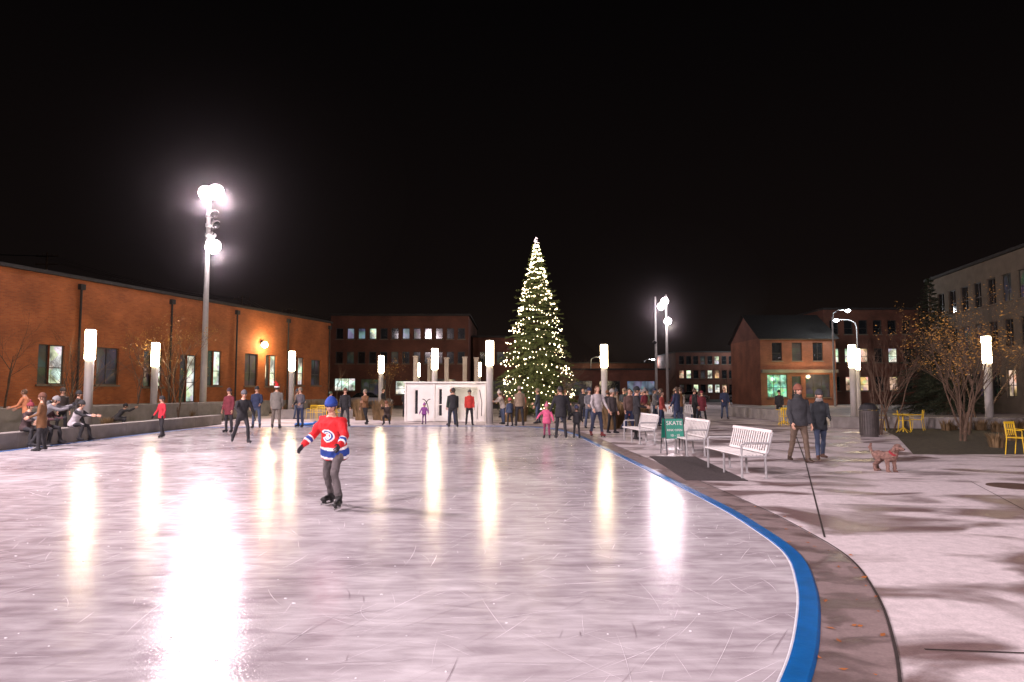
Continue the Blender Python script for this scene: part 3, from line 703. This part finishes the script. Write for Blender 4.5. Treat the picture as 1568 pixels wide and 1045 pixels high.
car(33.5,103,rad(200),(.5,.5,.52)); car(38,108,rad(185),(.06,.07,.09)); car(30,112,rad(10),(.55,.54,.5)); car(40.5,99,rad(250),(.35,.03,.03)); car(-14,68,rad(5),(.1,.1,.12)); car(-8,69,rad(0),(.4,.4,.4))

# ------------------------------------------------------------ people
M_skin=mat('skin',(.55,.32,.22),.55,.08,8,.05); M_eyew=mat('eye',(.05,.04,.035),.2,0,3,0); M_lip=mat('lips',(.40,.14,.11),.5,.05,8,0)
def headmesh():
    mb=MB(); n,k=28,22; mb.ball((0,0,0),1,0,n,k); V=[]
    for x,y,z in mb.v:
        X=x*.078;Y=y*.097;Z=z*.118
        if z<0: X*=1-.30*(-z)**1.3; Y*=1-.12*(-z)
        if y<0 and z<-.3: Y*=.72
        if y>0:
            g=lambda cx,cz,sx,sz: math.exp(-((X-cx)/sx)**2-((Z-cz)/sz)**2)
            Y-=.012*(abs(x)<.9)*math.exp(-((Z+.01)/.07)**2)*.5
            Y+=.026*g(0,-.022,.012,.02)+.010*g(0,.0,.010,.03)-.010*(g(.031,.008,.017,.013)+g(-.031,.008,.017,.013))+.006*g(0,.03,.05,.010)+.007*g(0,-.062,.022,.008)+.009*g(0,-.1,.025,.018)
        V.append((X,Y,Z))
    mb.v=V
    for i,f in enumerate(mb.f):
        c=np.mean([V[j] for j in f],0)
        if c[1]>.04 and abs(c[0])<.026 and -.068<c[2]<-.053: mb.m[i]=2
    for s in(-1,1):
        mb.ball((s*.031,.079,.008),(.013,.010,.008),1,8,6); mb.ball((s*.079,-.005,-.005),(.010,.02,.032),0,8,6)
        mb.tube([(s*.016,.093,.028),(s*.045,.084,.028)],[.004,.003],5,3)
    return mb.mesh('head',[M_skin,M_eyew,M_lip,mat('eyebrow',(.06,.04,.03),.8)],True)
HEAD=headmesh()
def handmesh(m):
    mb=MB(); mb.tube([(0,0,.02),(0,0,-.02),(0,0,-.06),(0,0,-.095)],[(.022,.026),(.020,.036),(.018,.043),(.015,.040)],10,0)
    for i,(y,l) in enumerate([(.032,.070),(.011,.080),(-.011,.075),(-.031,.058)]):
        mb.tube([(0,y,-.08),(.002,y*1.08,-.09-l*.4),(-.012,y*1.1,-.09-l*.75),(-.028,y*1.1,-.09-l*.98)],[.0105,.010,.009,.007],7,0,None,True)
    mb.tube([(0,.025,-.02),(-.012,.052,-.05),(-.022,.06,-.085)],[.014,.012,.009],7,0,None,True)
    return mb.mesh('hand',[m],True)
HANDS={}
def cap_mesh(kind,m,m2):
    mb=MB()
    if kind=='toque':
        mb.tube([(0,-.01,.02),(0,-.01,.055),(0,-.012,.10),(0,-.015,.145),(0,-.02,.165)],[(.096,.112),(.099,.114),(.088,.102),(.055,.062),(.015,.015)],18,0,(1,0,0)); mb.tube([(0,-.01,.015),(0,-.01,.065)],[(.101,.117),(.102,.118)],18,1,(1,0,0))
    elif kind=='pom':
        mb.tube([(0,-.01,.02),(0,-.01,.055),(0,-.012,.10),(0,-.015,.145),(0,-.02,.165)],[(.096,.112),(.099,.114),(.088,.102),(.055,.062),(.015,.015)],18,0,(1,0,0)); mb.tube([(0,-.01,.015),(0,-.01,.065)],[(.101,.117),(.102,.118)],18,1,(1,0,0)); mb.ball((0,-.02,.19),.04,1,10,8)
    elif kind=='santa':
        mb.tube([(0,-.01,.05),(0,-.012,.10),(0,-.02,.18),(-.05,-.04,.25),(-.11,-.06,.24)],[(.096,.112),(.088,.100),(.055,.060),(.035,.035),(.02,.02)],16,0,(1,0,0)); mb.tube([(0,-.01,.02),(0,-.01,.07)],[(.108,.122),(.108,.122)],18,1,(1,0,0)); mb.ball((-.13,-.065,.22),.035,1,10,8)
    elif kind in('hair','longhair'):
        n,k=20,14; mb.ball((0,-.012,.012),(.086,.102,.118),0,n,k)
        keep=[i for i,f in enumerate(mb.f) if not (np.mean([mb.v[j][1] for j in f])>.035 and np.mean([mb.v[j][2] for j in f])<.065) and not (np.mean([mb.v[j][2] for j in f])<-.06)]
        mb.f=[mb.f[i] for i in keep]; mb.m=[0]*len(mb.f)
        if kind=='longhair':
            mb.tube([(0,-.045,.03),(0,-.06,-.06),(0,-.075,-.14),(0,-.085,-.22),(0,-.085,-.25)],[(.085,.06),(.09,.055),(.088,.045),(.07,.03),(.03,.02)],14,0,(1,0,0))
    return mb.mesh(kind,[m,m2],True)
CT=bpy.data.textures.new('folds','CLOUDS'); CT.noise_scale=.13; CT.noise_depth=2
def segd(c,a,b):
    a=np.array(a);b=np.array(b);d=b-a;t=np.clip(((c-a)@d)/(d@d),0,1); return np.linalg.norm(c-(a+t[:,None]*d),axis=1),t
def cloth(col,rough=.85): return mat('cloth_%d_%d_%d'%tuple(int(c*500) for c in col),col,rough,.2,7,.35,bscale=14)
def person(name,x,y,face,H=1.72,coat=(.03,.03,.035),pants=(.025,.025,.03),shoes=(.03,.025,.02),lean=0,legs=((4,4),(-4,4)),spread=5,arms=((5,8,15),(5,8,15)),hat='toque',hatc=(.03,.03,.03),hatc2=None,hairc=(.06,.04,.025),hair='hair',hem=-.10,bulk=1.,seat=None,skates=False,zoff=.012,vox=.02,glove=None,neck=None,side=0,headyaw=0,headpitch=0,jersey=False,sleeve=None,inw=.12,fold=.028):
    s=H/1.75; rt=root(name,(x,y,zoff),rad(face)); V3=Vector
    fz=.09+(.055 if skates else 0); P0=V3((0,0,0)); J={}
    for i,sd in enumerate((-1,1)):
        a,k=[rad(q) for q in legs[i]]; sp_=rad(spread)
        hp=P0+V3((sd*.088,0,-.02)); d1=V3((sd*math.sin(sp_),math.sin(a),-math.cos(a))).normalized(); kn=hp+d1*.43
        d2=V3((sd*math.sin(sp_)*.7,math.sin(a-k),-math.cos(a-k))).normalized(); an=kn+d2*.41
        J[i]=[hp,kn,an]
    low=min(J[0][2].z,J[1][2].z); hz=fz-low if seat is None else seat/s+.10
    P=V3((0,0,hz)); l=rad(lean); u=V3((math.sin(rad(side)),math.sin(l),math.cos(l))).normalized(); X=(V3((1,0,0))-u*u.x).normalized(); F=u.cross(X); F=-F if F.y<0 else F
    mb=MB(); b=bulk
    T=lambda h:P+u*h
    mb.tube([T(hem),T(hem+.03),T(0.0),T(.10),T(.20),T(.34),T(.44),T(.50),T(.535)],[(.178*b,.132*b),(.185*b,.138*b),(.182*b,.137*b),(.163*b,.122*b),(.160*b,.120*b),(.182*b,.130*b),(.180*b,.115*b),(.135,.09),(.075,.07)],20,0,X)
    mb.tube([T(.49),T(.56),T(.60)+V3((0,.01,0))],[(.068,.065),(.058,.058),(.054,.056)],12,0,X)
    if neck is not None: mb.tube([T(.50),T(.545),T(.575)],[(.095,.09),(.098,.095),(.085,.085)],14,0,X,True)
    mb.tube([T(-.09),T(.05)],[(.15,.115),(.165,.12)],16,0,X,True)
    legseg=[];footseg=[]
    for i,sd in enumerate((-1,1)):
        hp,kn,an=[q+P for q in J[i]]; 
        mid=(hp+kn)/2; cm=kn.lerp(an,.35)
        mb.tube([hp,mid,kn,cm,an],[.088,.078,.060,.062,.050],14,0,None,True)
        sh=(an-kn).normalized(); fdir=V3((sd*.22,1,0)).normalized(); fdir=(fdir-sh*fdir.dot(sh)*.75).normalized()
        if seat is None and abs(an.z-fz)<.06: fdir.z=0; fdir.normalize()
        up_=fdir.cross(V3((1,0,0))); up_=up_ if up_.z>0 else -up_
        h_=an-fdir*.055-up_*.045; t_=an+fdir*.17-up_*.05
        mb.tube([h_,an+fdir*.03-up_*.035,an+fdir*.10-up_*.045,t_],[(.040,.042),(.043,.050),(.046,.038),(.038,.028)],12,0,V3((1,0,0)),True)
        if skates: mb.tube([an+V3((0,0,.07)),an-up_*.03],[.058,.052],12,0,None,True)
        legseg+=[(hp,kn),(kn,an)]; footseg.append((h_,t_)); J[i]=[hp,kn,an,fdir,up_]
    armseg=[];hands=[]
    for i,sd in enumerate((-1,1)):
        f,o,e_=[rad(q) for q in arms[i]]
        sh=T(.455)+X*sd*.172; d1=V3((sd*math.sin(o),math.sin(f+l),-math.cos(f+l)*math.cos(o))).normalized(); el=sh+d1*.285
        d2=V3((sd*(math.sin(o)*.8-inw*math.sin(e_)*2.2),math.sin(f+l+e_),-math.cos(f+l+e_))).normalized(); wr=el+d2*.245
        mb.tube([T(.45)+X*sd*.10,sh,sh.lerp(el,.5),el,el.lerp(wr,.4),wr],[.062*b,.068*b,.060*b,.050*b,.048*b,.038*b],12,0,None,True)
        armseg+=[(sh,el),(el,wr)]; hands.append((wr,d2,sd))
    tmp=mb.obj('tmp',[]) ; 
    rm=tmp.modifiers.new('r','REMESH'); rm.mode='VOXEL'; rm.voxel_size=vox; rm.use_smooth_shade=True
    sm=tmp.modifiers.new('s','SMOOTH'); sm.iterations=4 if vox>.015 else 8; sm.factor=.5
    dm=tmp.modifiers.new('d','DISPLACE'); dm.texture=CT; dm.strength=fold; dm.mid_level=.5
    dg=bpy.context.evaluated_depsgraph_get(); me=bpy.data.meshes.new_from_object(tmp.evaluated_get(dg)); me.name='body'
    bpy.data.objects.remove(tmp)
    n=len(me.polygons); c=np.empty(n*3); me.polygons.foreach_get('center',c); c=c.reshape(-1,3)
    h=(c-np.array(P))@np.array(u); ax=np.linalg.norm((c-np.array(P))-h[:,None]*np.array(u),axis=1)
    lab=np.zeros(n,int)
    ld=np.min([segd(c,a_,b_)[0] for a_,b_ in legseg],0); adl=[segd(c,a_,b_) for a_,b_ in armseg]; ad_=np.min([q[0] for q in adl],0)
    isarm=(ad_<.085*b)&(ad_<ld)&((ax>.11)|(h>.3))
    hh=h+.008*np.sin(c[:,0]*40)
    lab[(hh<hem+.012)&~isarm]=1
    lab[(ld<.1)&(ax>.215)&~isarm&(h<.15)]=1
    lab[(hh>.53)&(ax<.12)&~isarm]=3
    fd=np.min([segd(c,a_,b_)[0] for a_,b_ in footseg],0); lab[(fd<.075)&(ld>-1)&~isarm&(h<hem)]=2
    for i in(0,1):
        an=np.array(J[i][2]); lab[(np.linalg.norm(c-an,axis=1)<(.085 if skates else .055))&(h<hem)]=2
    ms=[cloth(coat),cloth(pants),cloth(shoes,.5),cloth(neck) if neck is not None else M_skin]
    if jersey:
        ms+=[cloth((.80,.80,.80)),cloth((.02,.06,.30))]
        tor=(lab==0)&~isarm
        lab[tor&(h>-.145)&(h<-.105)]=4; lab[tor&(h>=-.105)&(h<.01)]=5; lab[tor&(h>=.01)&(h<.05)]=4
        fx=(c-np.array(P))@np.array(X); fy=(c-np.array(P))@np.array(F); ph=h-.25
        rr=np.hypot(fx/1.15,ph); ang_=np.arctan2(ph,fx)
        lab[tor&(fy>0)&(rr<.105)&(rr>.040)&(np.abs(ang_)>.45)]=4; lab[tor&(fy>0)&(rr<.082)&(rr>.062)&(np.abs(ang_)>.6)]=5
        lab[tor&(fy>0)&(np.abs(fx)<.03)&(np.abs(ph)<.03)]=4
        lab[tor&(fy<0)&(np.abs(np.abs(fx)-.05)<.02)&(np.abs(ph)<.09)]=4
        for i_ in(1,3):
            dd,tt=adl[i_]; k_=isarm&(dd<.075)&(h<.45)
            lab[k_&(tt>.30)&(tt<.75)]=4; lab[k_&(tt>.40)&(tt<.62)]=5
    elif sleeve is not None:
        ms.append(cloth(sleeve)); lab[isarm&(h<.5)&(lab==0)]=4
    for m in ms: me.materials.append(m)
    me.polygons.foreach_set('material_index',lab); me.update()
    bo=link('body',me,rt); bo.scale=(s,s,s)
    gm=cloth(glove) if glove is not None else M_skin
    if gm.name not in HANDS: HANDS[gm.name]=handmesh(gm)
    for wr,d2,sd in hands:
        o=link('hand',HANDS[gm.name],rt); o.rotation_mode='QUATERNION'; q=V3((0,0,-1)).rotation_difference(d2); o.rotation_quaternion=q
        o.location=(wr+d2*.0)*s; o.scale=(s*sd,s,s)
    hc=T(.60)+V3((0,.018,.085)); hr=rad(headyaw); he=root('head_pivot',hc*s,0); he.parent=rt; he.rotation_euler=(rad(-lean*.35+headpitch),rad(side*.5),hr)
    hs=s*(1.0 if H>1.55 else 1.1 if H>1.25 else 1.25); he.scale=(hs,)*3
    link('face',HEAD,he)
    hm=mat('hair_%d'%int(hairc[0]*1000),hairc,.6,.3,30,.5)
    link('hair',cap_mesh(hair,hm,hm),he)
    if hat: link('hat',cap_mesh(hat,cloth(hatc),cloth(hatc2 or hatc)),he)
    if skates:
        for i in(0,1):
            _,_,an,fd_,up_=J[i]; mb=MB(); q=an-up_*.105
            Mx=Matrix((fd_,up_.cross(fd_),up_)).transposed()
            mb.box(q+fd_*.06-up_*.02,(.29,.006,.03),0,Mx); mb.box(q+fd_*.13+up_*.015,(.07,.025,.05),1,Mx); mb.box(q-fd_*.02+up_*.015,(.06,.025,.05),1,Mx)
            o=mb.obj('skate_blade',[M_metal,M_black],rt); o.scale=(s,s,s)
    return rt
def clone(o,parent=None,loc=None,rz=None,name=None):
    n=o.copy(); sc.collection.objects.link(n)
    if name: n.name=name
    n.parent=parent
    if loc is not None: n.location=loc; n.rotation_euler=(0,0,rz)
    for c in o.children: clone(c,n)
    return n

BK=(.02,.02,.023);NV=(.02,.03,.07);GY=(.16,.16,.17);BR=(.16,.075,.03);MA=(.14,.02,.03);TN=(.25,.19,.13);RD=(.5,.02,.02);DN=(.05,.07,.12)
walk=((22,8),(-16,14)); stand=((3,3),(-3,5)); 
person('hockey_skater',-2.58,10.0,158,1.58,(.62,.015,.02),(.12,.105,.105),(.02,.02,.02),lean=14,legs=((30,38),(-6,22)),spread=11,arms=((6,30,40),(-14,36,45)),hat='toque',hatc=(.02,.06,.32),hatc2=(.02,.045,.22),hem=-.17,bulk=1.30,skates=True,vox=.010,glove=(.03,.03,.035),jersey=True,headyaw=22,headpitch=-8,side=-4,fold=.05)
person('man_walking',6.72,16.1,185,1.80,(.035,.037,.042),(.12,.085,.06),(.05,.03,.02),legs=((12,6),(-10,10)),spread=3,arms=((2,10,20),(0,10,30)),hat='toque',hatc=(.22,.08,.05),bulk=1.12,hem=-.12,vox=.014,neck=(.03,.03,.03))
person('woman_walking',7.55,16.85,175,1.68,(.03,.036,.042),DN,(.10,.05,.03),legs=((-9,9),(12,5)),spread=2,arms=((6,6,70),(4,8,18)),hat='toque',hatc=(.05,.05,.055),hairc=(.12,.07,.035),hair='longhair',bulk=1.0,hem=-.20,vox=.014,glove=(.03,.03,.03),neck=(.3,.28,.26))
person('skater_bending',-13.95,20.2,-70,1.66,GY,BK,BK,lean=48,legs=((30,45),(10,35)),arms=((35,5,25),(20,5,35)),hatc=(.2,.2,.2),skates=True,glove=BK)
person('woman_in_brown_coat',-13.15,19.2,110,1.58,BR,BK,BK,legs=stand,arms=((8,12,60),(4,10,30)),hatc=(.12,.05,.03),hem=-.26,hairc=(.1,.05,.03),hair='longhair')
person('seated_skater',-14.45,21.2,-95,1.66,(.07,.03,.035),BK,BK,lean=12,legs=((82,80),(76,84)),spread=10,seat=.50,arms=((25,8,60),(25,8,50)),hatc=(.02,.02,.02),zoff=.004,glove=BK)
person('seated_skater',-14.45,22.6,-85,1.70,(.42,.40,.42),BK,BK,lean=24,legs=((80,72),(85,95)),spread=12,seat=.50,arms=((30,8,35),(35,8,30)),hatc=(.03,.03,.03),zoff=.004,sleeve=BK)
person('seated_skater',-14.45,20.4,-100,1.6,(.05,.03,.03),BK,BK,lean=14,legs=((82,80),(80,84)),spread=10,seat=.50,arms=((25,8,60),(25,8,50)),hat='pom',hatc=(.2,.03,.04),zoff=.004)
person('man_in_orange_jacket',-17.4,24.6,100,1.72,(.65,.26,.12),NV,BK,lean=10,arms=((15,10,50),(15,10,40)),hat=None,hairc=(.12,.07,.04))
person('bystander',-17.2,26.2,-120,1.75,(.05,.04,.035),BK,BK,hatc=(.06,.05,.04)); person('bystander',-16.2,25.6,-80,1.68,(.06,.055,.05),BK,BK,hatc=(.05,.05,.05),legs=walk)
person('child_in_red_coat',-12.35,24.2,150,1.40,(.45,.02,.035),BK,BK,legs=((10,10),(-8,12)),arms=((10,25,20),(5,25,25)),hatc=(.03,.03,.03),skates=True,hem=-.14,glove=BK)
person('person_crouching',-17.6,30.5,-60,1.6,(.04,.04,.045),BK,BK,lean=38,legs=((95,120),(80,125)),arms=((50,5,30),(50,5,30)),hatc=BK,seat=.35)
person('skater_in_maroon_coat',-11.1,26.9,170,1.68,MA,BK,BK,legs=stand,hatc=(.05,.03,.04),hem=-.26,skates=True,hair='longhair')
person('skater_in_black',-8.45,21.5,215,1.66,BK,BK,BK,lean=14,legs=((22,30),(-18,20)),spread=8,arms=((-20,25,20),(25,20,35)),hatc=(.1,.1,.11),skates=True,glove=BK)
person('skater_in_navy',-11.1,29.8,190,1.76,NV,DN,BK,legs=stand,hatc=BK,skates=True,arms=((5,10,60),(5,10,20)))
person('man_in_santa_hat',-10.1,29.4,10,1.84,(.17,.16,.14),(.13,.11,.09),BK,legs=((4,3),(-5,5)),hat='santa',hatc=RD,hatc2=(.8,.8,.8),skates=True,bulk=1.15,hem=-.18)
person('skater_in_plaid',-9.45,30.6,160,1.72,(.10,.09,.10),NV,BK,legs=stand,hatc=(.2,.17,.12),skates=True,sleeve=(.05,.05,.06),arms=((10,14,60),(5,10,50)))
person('skater_with_backpack',-7.65,31.4,200,1.74,BK,BK,BK,legs=walk,hatc=(.12,.05,.03),skates=True); person('skater_in_brown',-7.2,33.6,150,1.7,BR,BK,BK,hatc=(.25,.2,.15),legs=((10,20),(-20,10)),arms=((30,10,60),(-5,15,20)))
person('person_crouching',-6.1,33.6,180,1.65,(.05,.035,.03),BK,BK,lean=30,legs=((95,125),(85,125)),seat=.36,arms=((50,5,40),(50,5,40)),hatc=(.15,.06,.03))
person('small_child',-4.35,34,170,1.0,(.22,.06,.25),(.1,.03,.12),BK,legs=stand,hat='pom',hatc=(.3,.08,.3),bulk=1.25,arms=((5,30,10),(5,30,10)))
person('skater_in_black',-2.62,30.6,10,1.74,BK,BK,BK,legs=walk,lean=8,skates=True); person('person_in_red_jacket',-2.05,33,190,1.68,(.5,.04,.03),BK,BK,hatc=(.06,.05,.05),legs=stand); person('skater_in_green',-2.9,33,30,1.72,(.05,.09,.05),NV,BK,legs=stand,hatc=(.3,.1,.05))
person('person_in_cream_jacket',-.45,33.8,120,1.66,(.4,.35,.3),DN,BK,lean=20,legs=stand,arms=((30,5,40),(20,5,50)),hat='pom',hatc=(.5,.45,.4)); person('man_in_tan_jacket',.35,31.6,10,1.78,TN,BK,BK,legs=stand,skates=True,hatc=(.3,.25,.2),bulk=1.1); person('child_skater',-.1,31.4,40,1.25,(.05,.07,.12),BK,BK,skates=True,hatc=(.5,.1,.1),bulk=1.15)
person('child_in_pink_coat',1.2,23.7,170,1.15,(.55,.10,.20),(.22,.04,.09),BK,legs=((5,6),(-5,8)),arms=((5,25,10),(20,45,10)),hat='pom',hatc=(.5,.15,.22),bulk=1.25,skates=True,hem=-.2)
person('parent_in_black_coat',1.68,23.6,5,1.74,BK,BK,BK,legs=((6,4),(-6,6)),arms=((5,24,8),(5,24,8)),hatc=(.02,.02,.02),hem=-.24,skates=True,bulk=1.12,glove=BK)
person('child_in_black_coat',2.24,23.8,355,1.08,BK,BK,BK,legs=stand,arms=((20,45,10),(5,20,10)),hatc=(.05,.06,.12),bulk=1.25,skates=True)
person('woman_in_grey_hoodie',3.02,24.4,200,1.78,(.42,.39,.39),(.04,.05,.09),(.2,.03,.03),legs=((8,5),(-8,8)),arms=((10,18,25),(5,16,35)),hat=None,hairc=(.16,.08,.04),hair='longhair',skates=True,lean=4)
person('man_in_black_jacket',4.25,23.4,270,1.78,BK,(.03,.03,.03),BK,legs=stand,hatc=BK,arms=((10,10,75),(10,10,70)))
person('bystander',3.9,26.8,220,1.7,(.06,.05,.05),BK,BK,hatc=(.3,.28,.25)); person('bystander',4.7,27.5,190,1.74,(.10,.06,.05),NV,BK,hat=None); 
cols=[BK,NV,GY,BR,MA,TN,(.05,.08,.05),(.3,.05,.04),(.04,.05,.06),(.25,.22,.2)]
PL=[]
for i,(x,y) in enumerate([(5.6,31),(6.3,32.5),(6.9,31.6),(7.4,34),(8.1,33),(8.6,35.5),(9.6,39),(7.9,38),(5.2,34.2),(10.9,46),(9.0,42),(-.6,42),(.6,39.5),(3.0,38.5)]):
    PL.append(person('bystander',x,y,R.uniform(0,360),R.uniform(1.55,1.85),cols[(i*3+1)%10],R.choice([BK,NV,DN]),BK,legs=R.choice([stand,walk,stand]),hat=R.choice(['toque','pom','toque',None]),hatc=cols[(i*7+2)%10],arms=((R.uniform(0,20),10,R.uniform(10,70)),(5,10,R.uniform(10,70))),hair=R.choice(['hair','longhair']),hem=R.choice([-.1,-.25]),vox=.024))
for i,(x,y) in enumerate([(3.9,37.5),(-3.6,41),(-6.6,42.5),(2.4,35),(1.3,34.6),(12.4,40),(6.1,35),(7.0,37),(6.6,40),(8.5,44),(10.2,43),(7.6,46),(9.4,48),(-10.6,40),(-8.2,43.5),(-12.4,39.5),(4.6,33),(5.4,36.4),(6.2,38),(7.5,31.2),(8.0,40.5),(4.3,40),(9.8,36.8),(11.2,41),(5.8,43),(-5.6,40.8),(3.4,30.2),(4.9,29),(9.0,33.8),(8.4,49)]):
    clone(PL[(i*5+3)%len(PL)],None,(x,y,.012),R.uniform(0,6.3),'bystander')
person('woman_in_maroon_coat',10.1,36.5,185,1.66,MA,BK,BK,legs=walk,hem=-.3,hatc=MA,hair='longhair')
person('pedestrian',15.6,40,160,1.7,BK,BK,BK,legs=walk,hatc=BK); person('pedestrian',18.6,45,200,1.75,BK,NV,BK,legs=walk)

def dog(x,y,rz,sc_=.8):
    r=root('curly_haired_dog',(x,y,.006),rz); r.scale=(sc_,)*3; mb=MB(); V3=Vector
    mb.tube([(-.26,0,.40),(-.18,0,.40),(-.02,0,.385),(.13,0,.375),(.22,0,.40),(.27,0,.43)],[(.08,.08),(.11,.11),(.105,.10),(.125,.14),(.115,.13),(.08,.09)],14,0,(0,1,0),True)
    mb.tube([(.20,0,.44),(.29,0,.53),(.33,0,.58)],[.10,.085,.08],12,0,None,True)
    mb.ball((.36,0,.61),(.095,.09,.09),0,14,10); mb.tube([(.40,0,.59),(.50,0,.575)],[(.052,.05),(.042,.04)],10,0,(0,1,0),True)
    for s in(-1,1):
        mb.tube([(.34,s*.08,.65),(.33,s*.11,.58),(.335,s*.11,.53)],[(.03,.025),(.045,.028),(.035,.022)],8,0,None,True)
        o=.03*s
        mb.tube([(.17+o,s*.08,.36),(.16+o,s*.085,.24),(.175+o,s*.085,.13),(.17+o,s*.085,.04)],[.065,.05,.042,.04],10,0,None,True); mb.tube([(.16+o,s*.085,.025),(.225+o,s*.085,.022)],[.034,.028],8,0,None,True)
        mb.tube([(-.20-o,s*.075,.38),(-.13-o,s*.09,.27),(-.245-o,s*.09,.155),(-.225-o,s*.09,.04)],[.09,.062,.042,.038],10,0,None,True); mb.tube([(-.235-o,s*.09,.025),(-.165-o,s*.09,.022)],[.034,.028],8,0,None,True)
    mb.tube([(-.28,0,.44),(-.36,0,.50),(-.39,0,.58),(-.36,0,.65)],[.035,.04,.042,.032],8,0,None,True)
    tmp=mb.obj('tmp',[]); q=tmp.modifiers.new('r','REMESH'); q.mode='VOXEL'; q.voxel_size=.010; q.use_smooth_shade=True
    q=tmp.modifiers.new('s','SMOOTH'); q.iterations=4
    t=bpy.data.textures.new('curls','CLOUDS'); t.noise_scale=.028; t.noise_depth=1; q=tmp.modifiers.new('d','DISPLACE'); q.texture=t; q.strength=.035
    me=bpy.data.meshes.new_from_object(tmp.evaluated_get(bpy.context.evaluated_depsgraph_get())); bpy.data.objects.remove(tmp); me.materials.append(mat('dog_fur',(.24,.14,.11),.9,.35,18,.8)); link('body',me,r)
    mb=MB(); mb.ball((.535,0,.585),(.018,.020,.016),0,8,6)
    for s in(-1,1): mb.ball((.435,s*.038,.635),.013,0,8,6)
    mb.obj('nose_and_eyes',[M_black],r,True)
    mb=MB(); mb.tube([(.235,0,.455),(.262,0,.49)],[(.115,.115),(.11,.11)],14,0,(0,1,0)); mb.obj('collar',[cloth((.3,.02,.03))],r)
dog(7.78,14.4,rad(-64),.84)
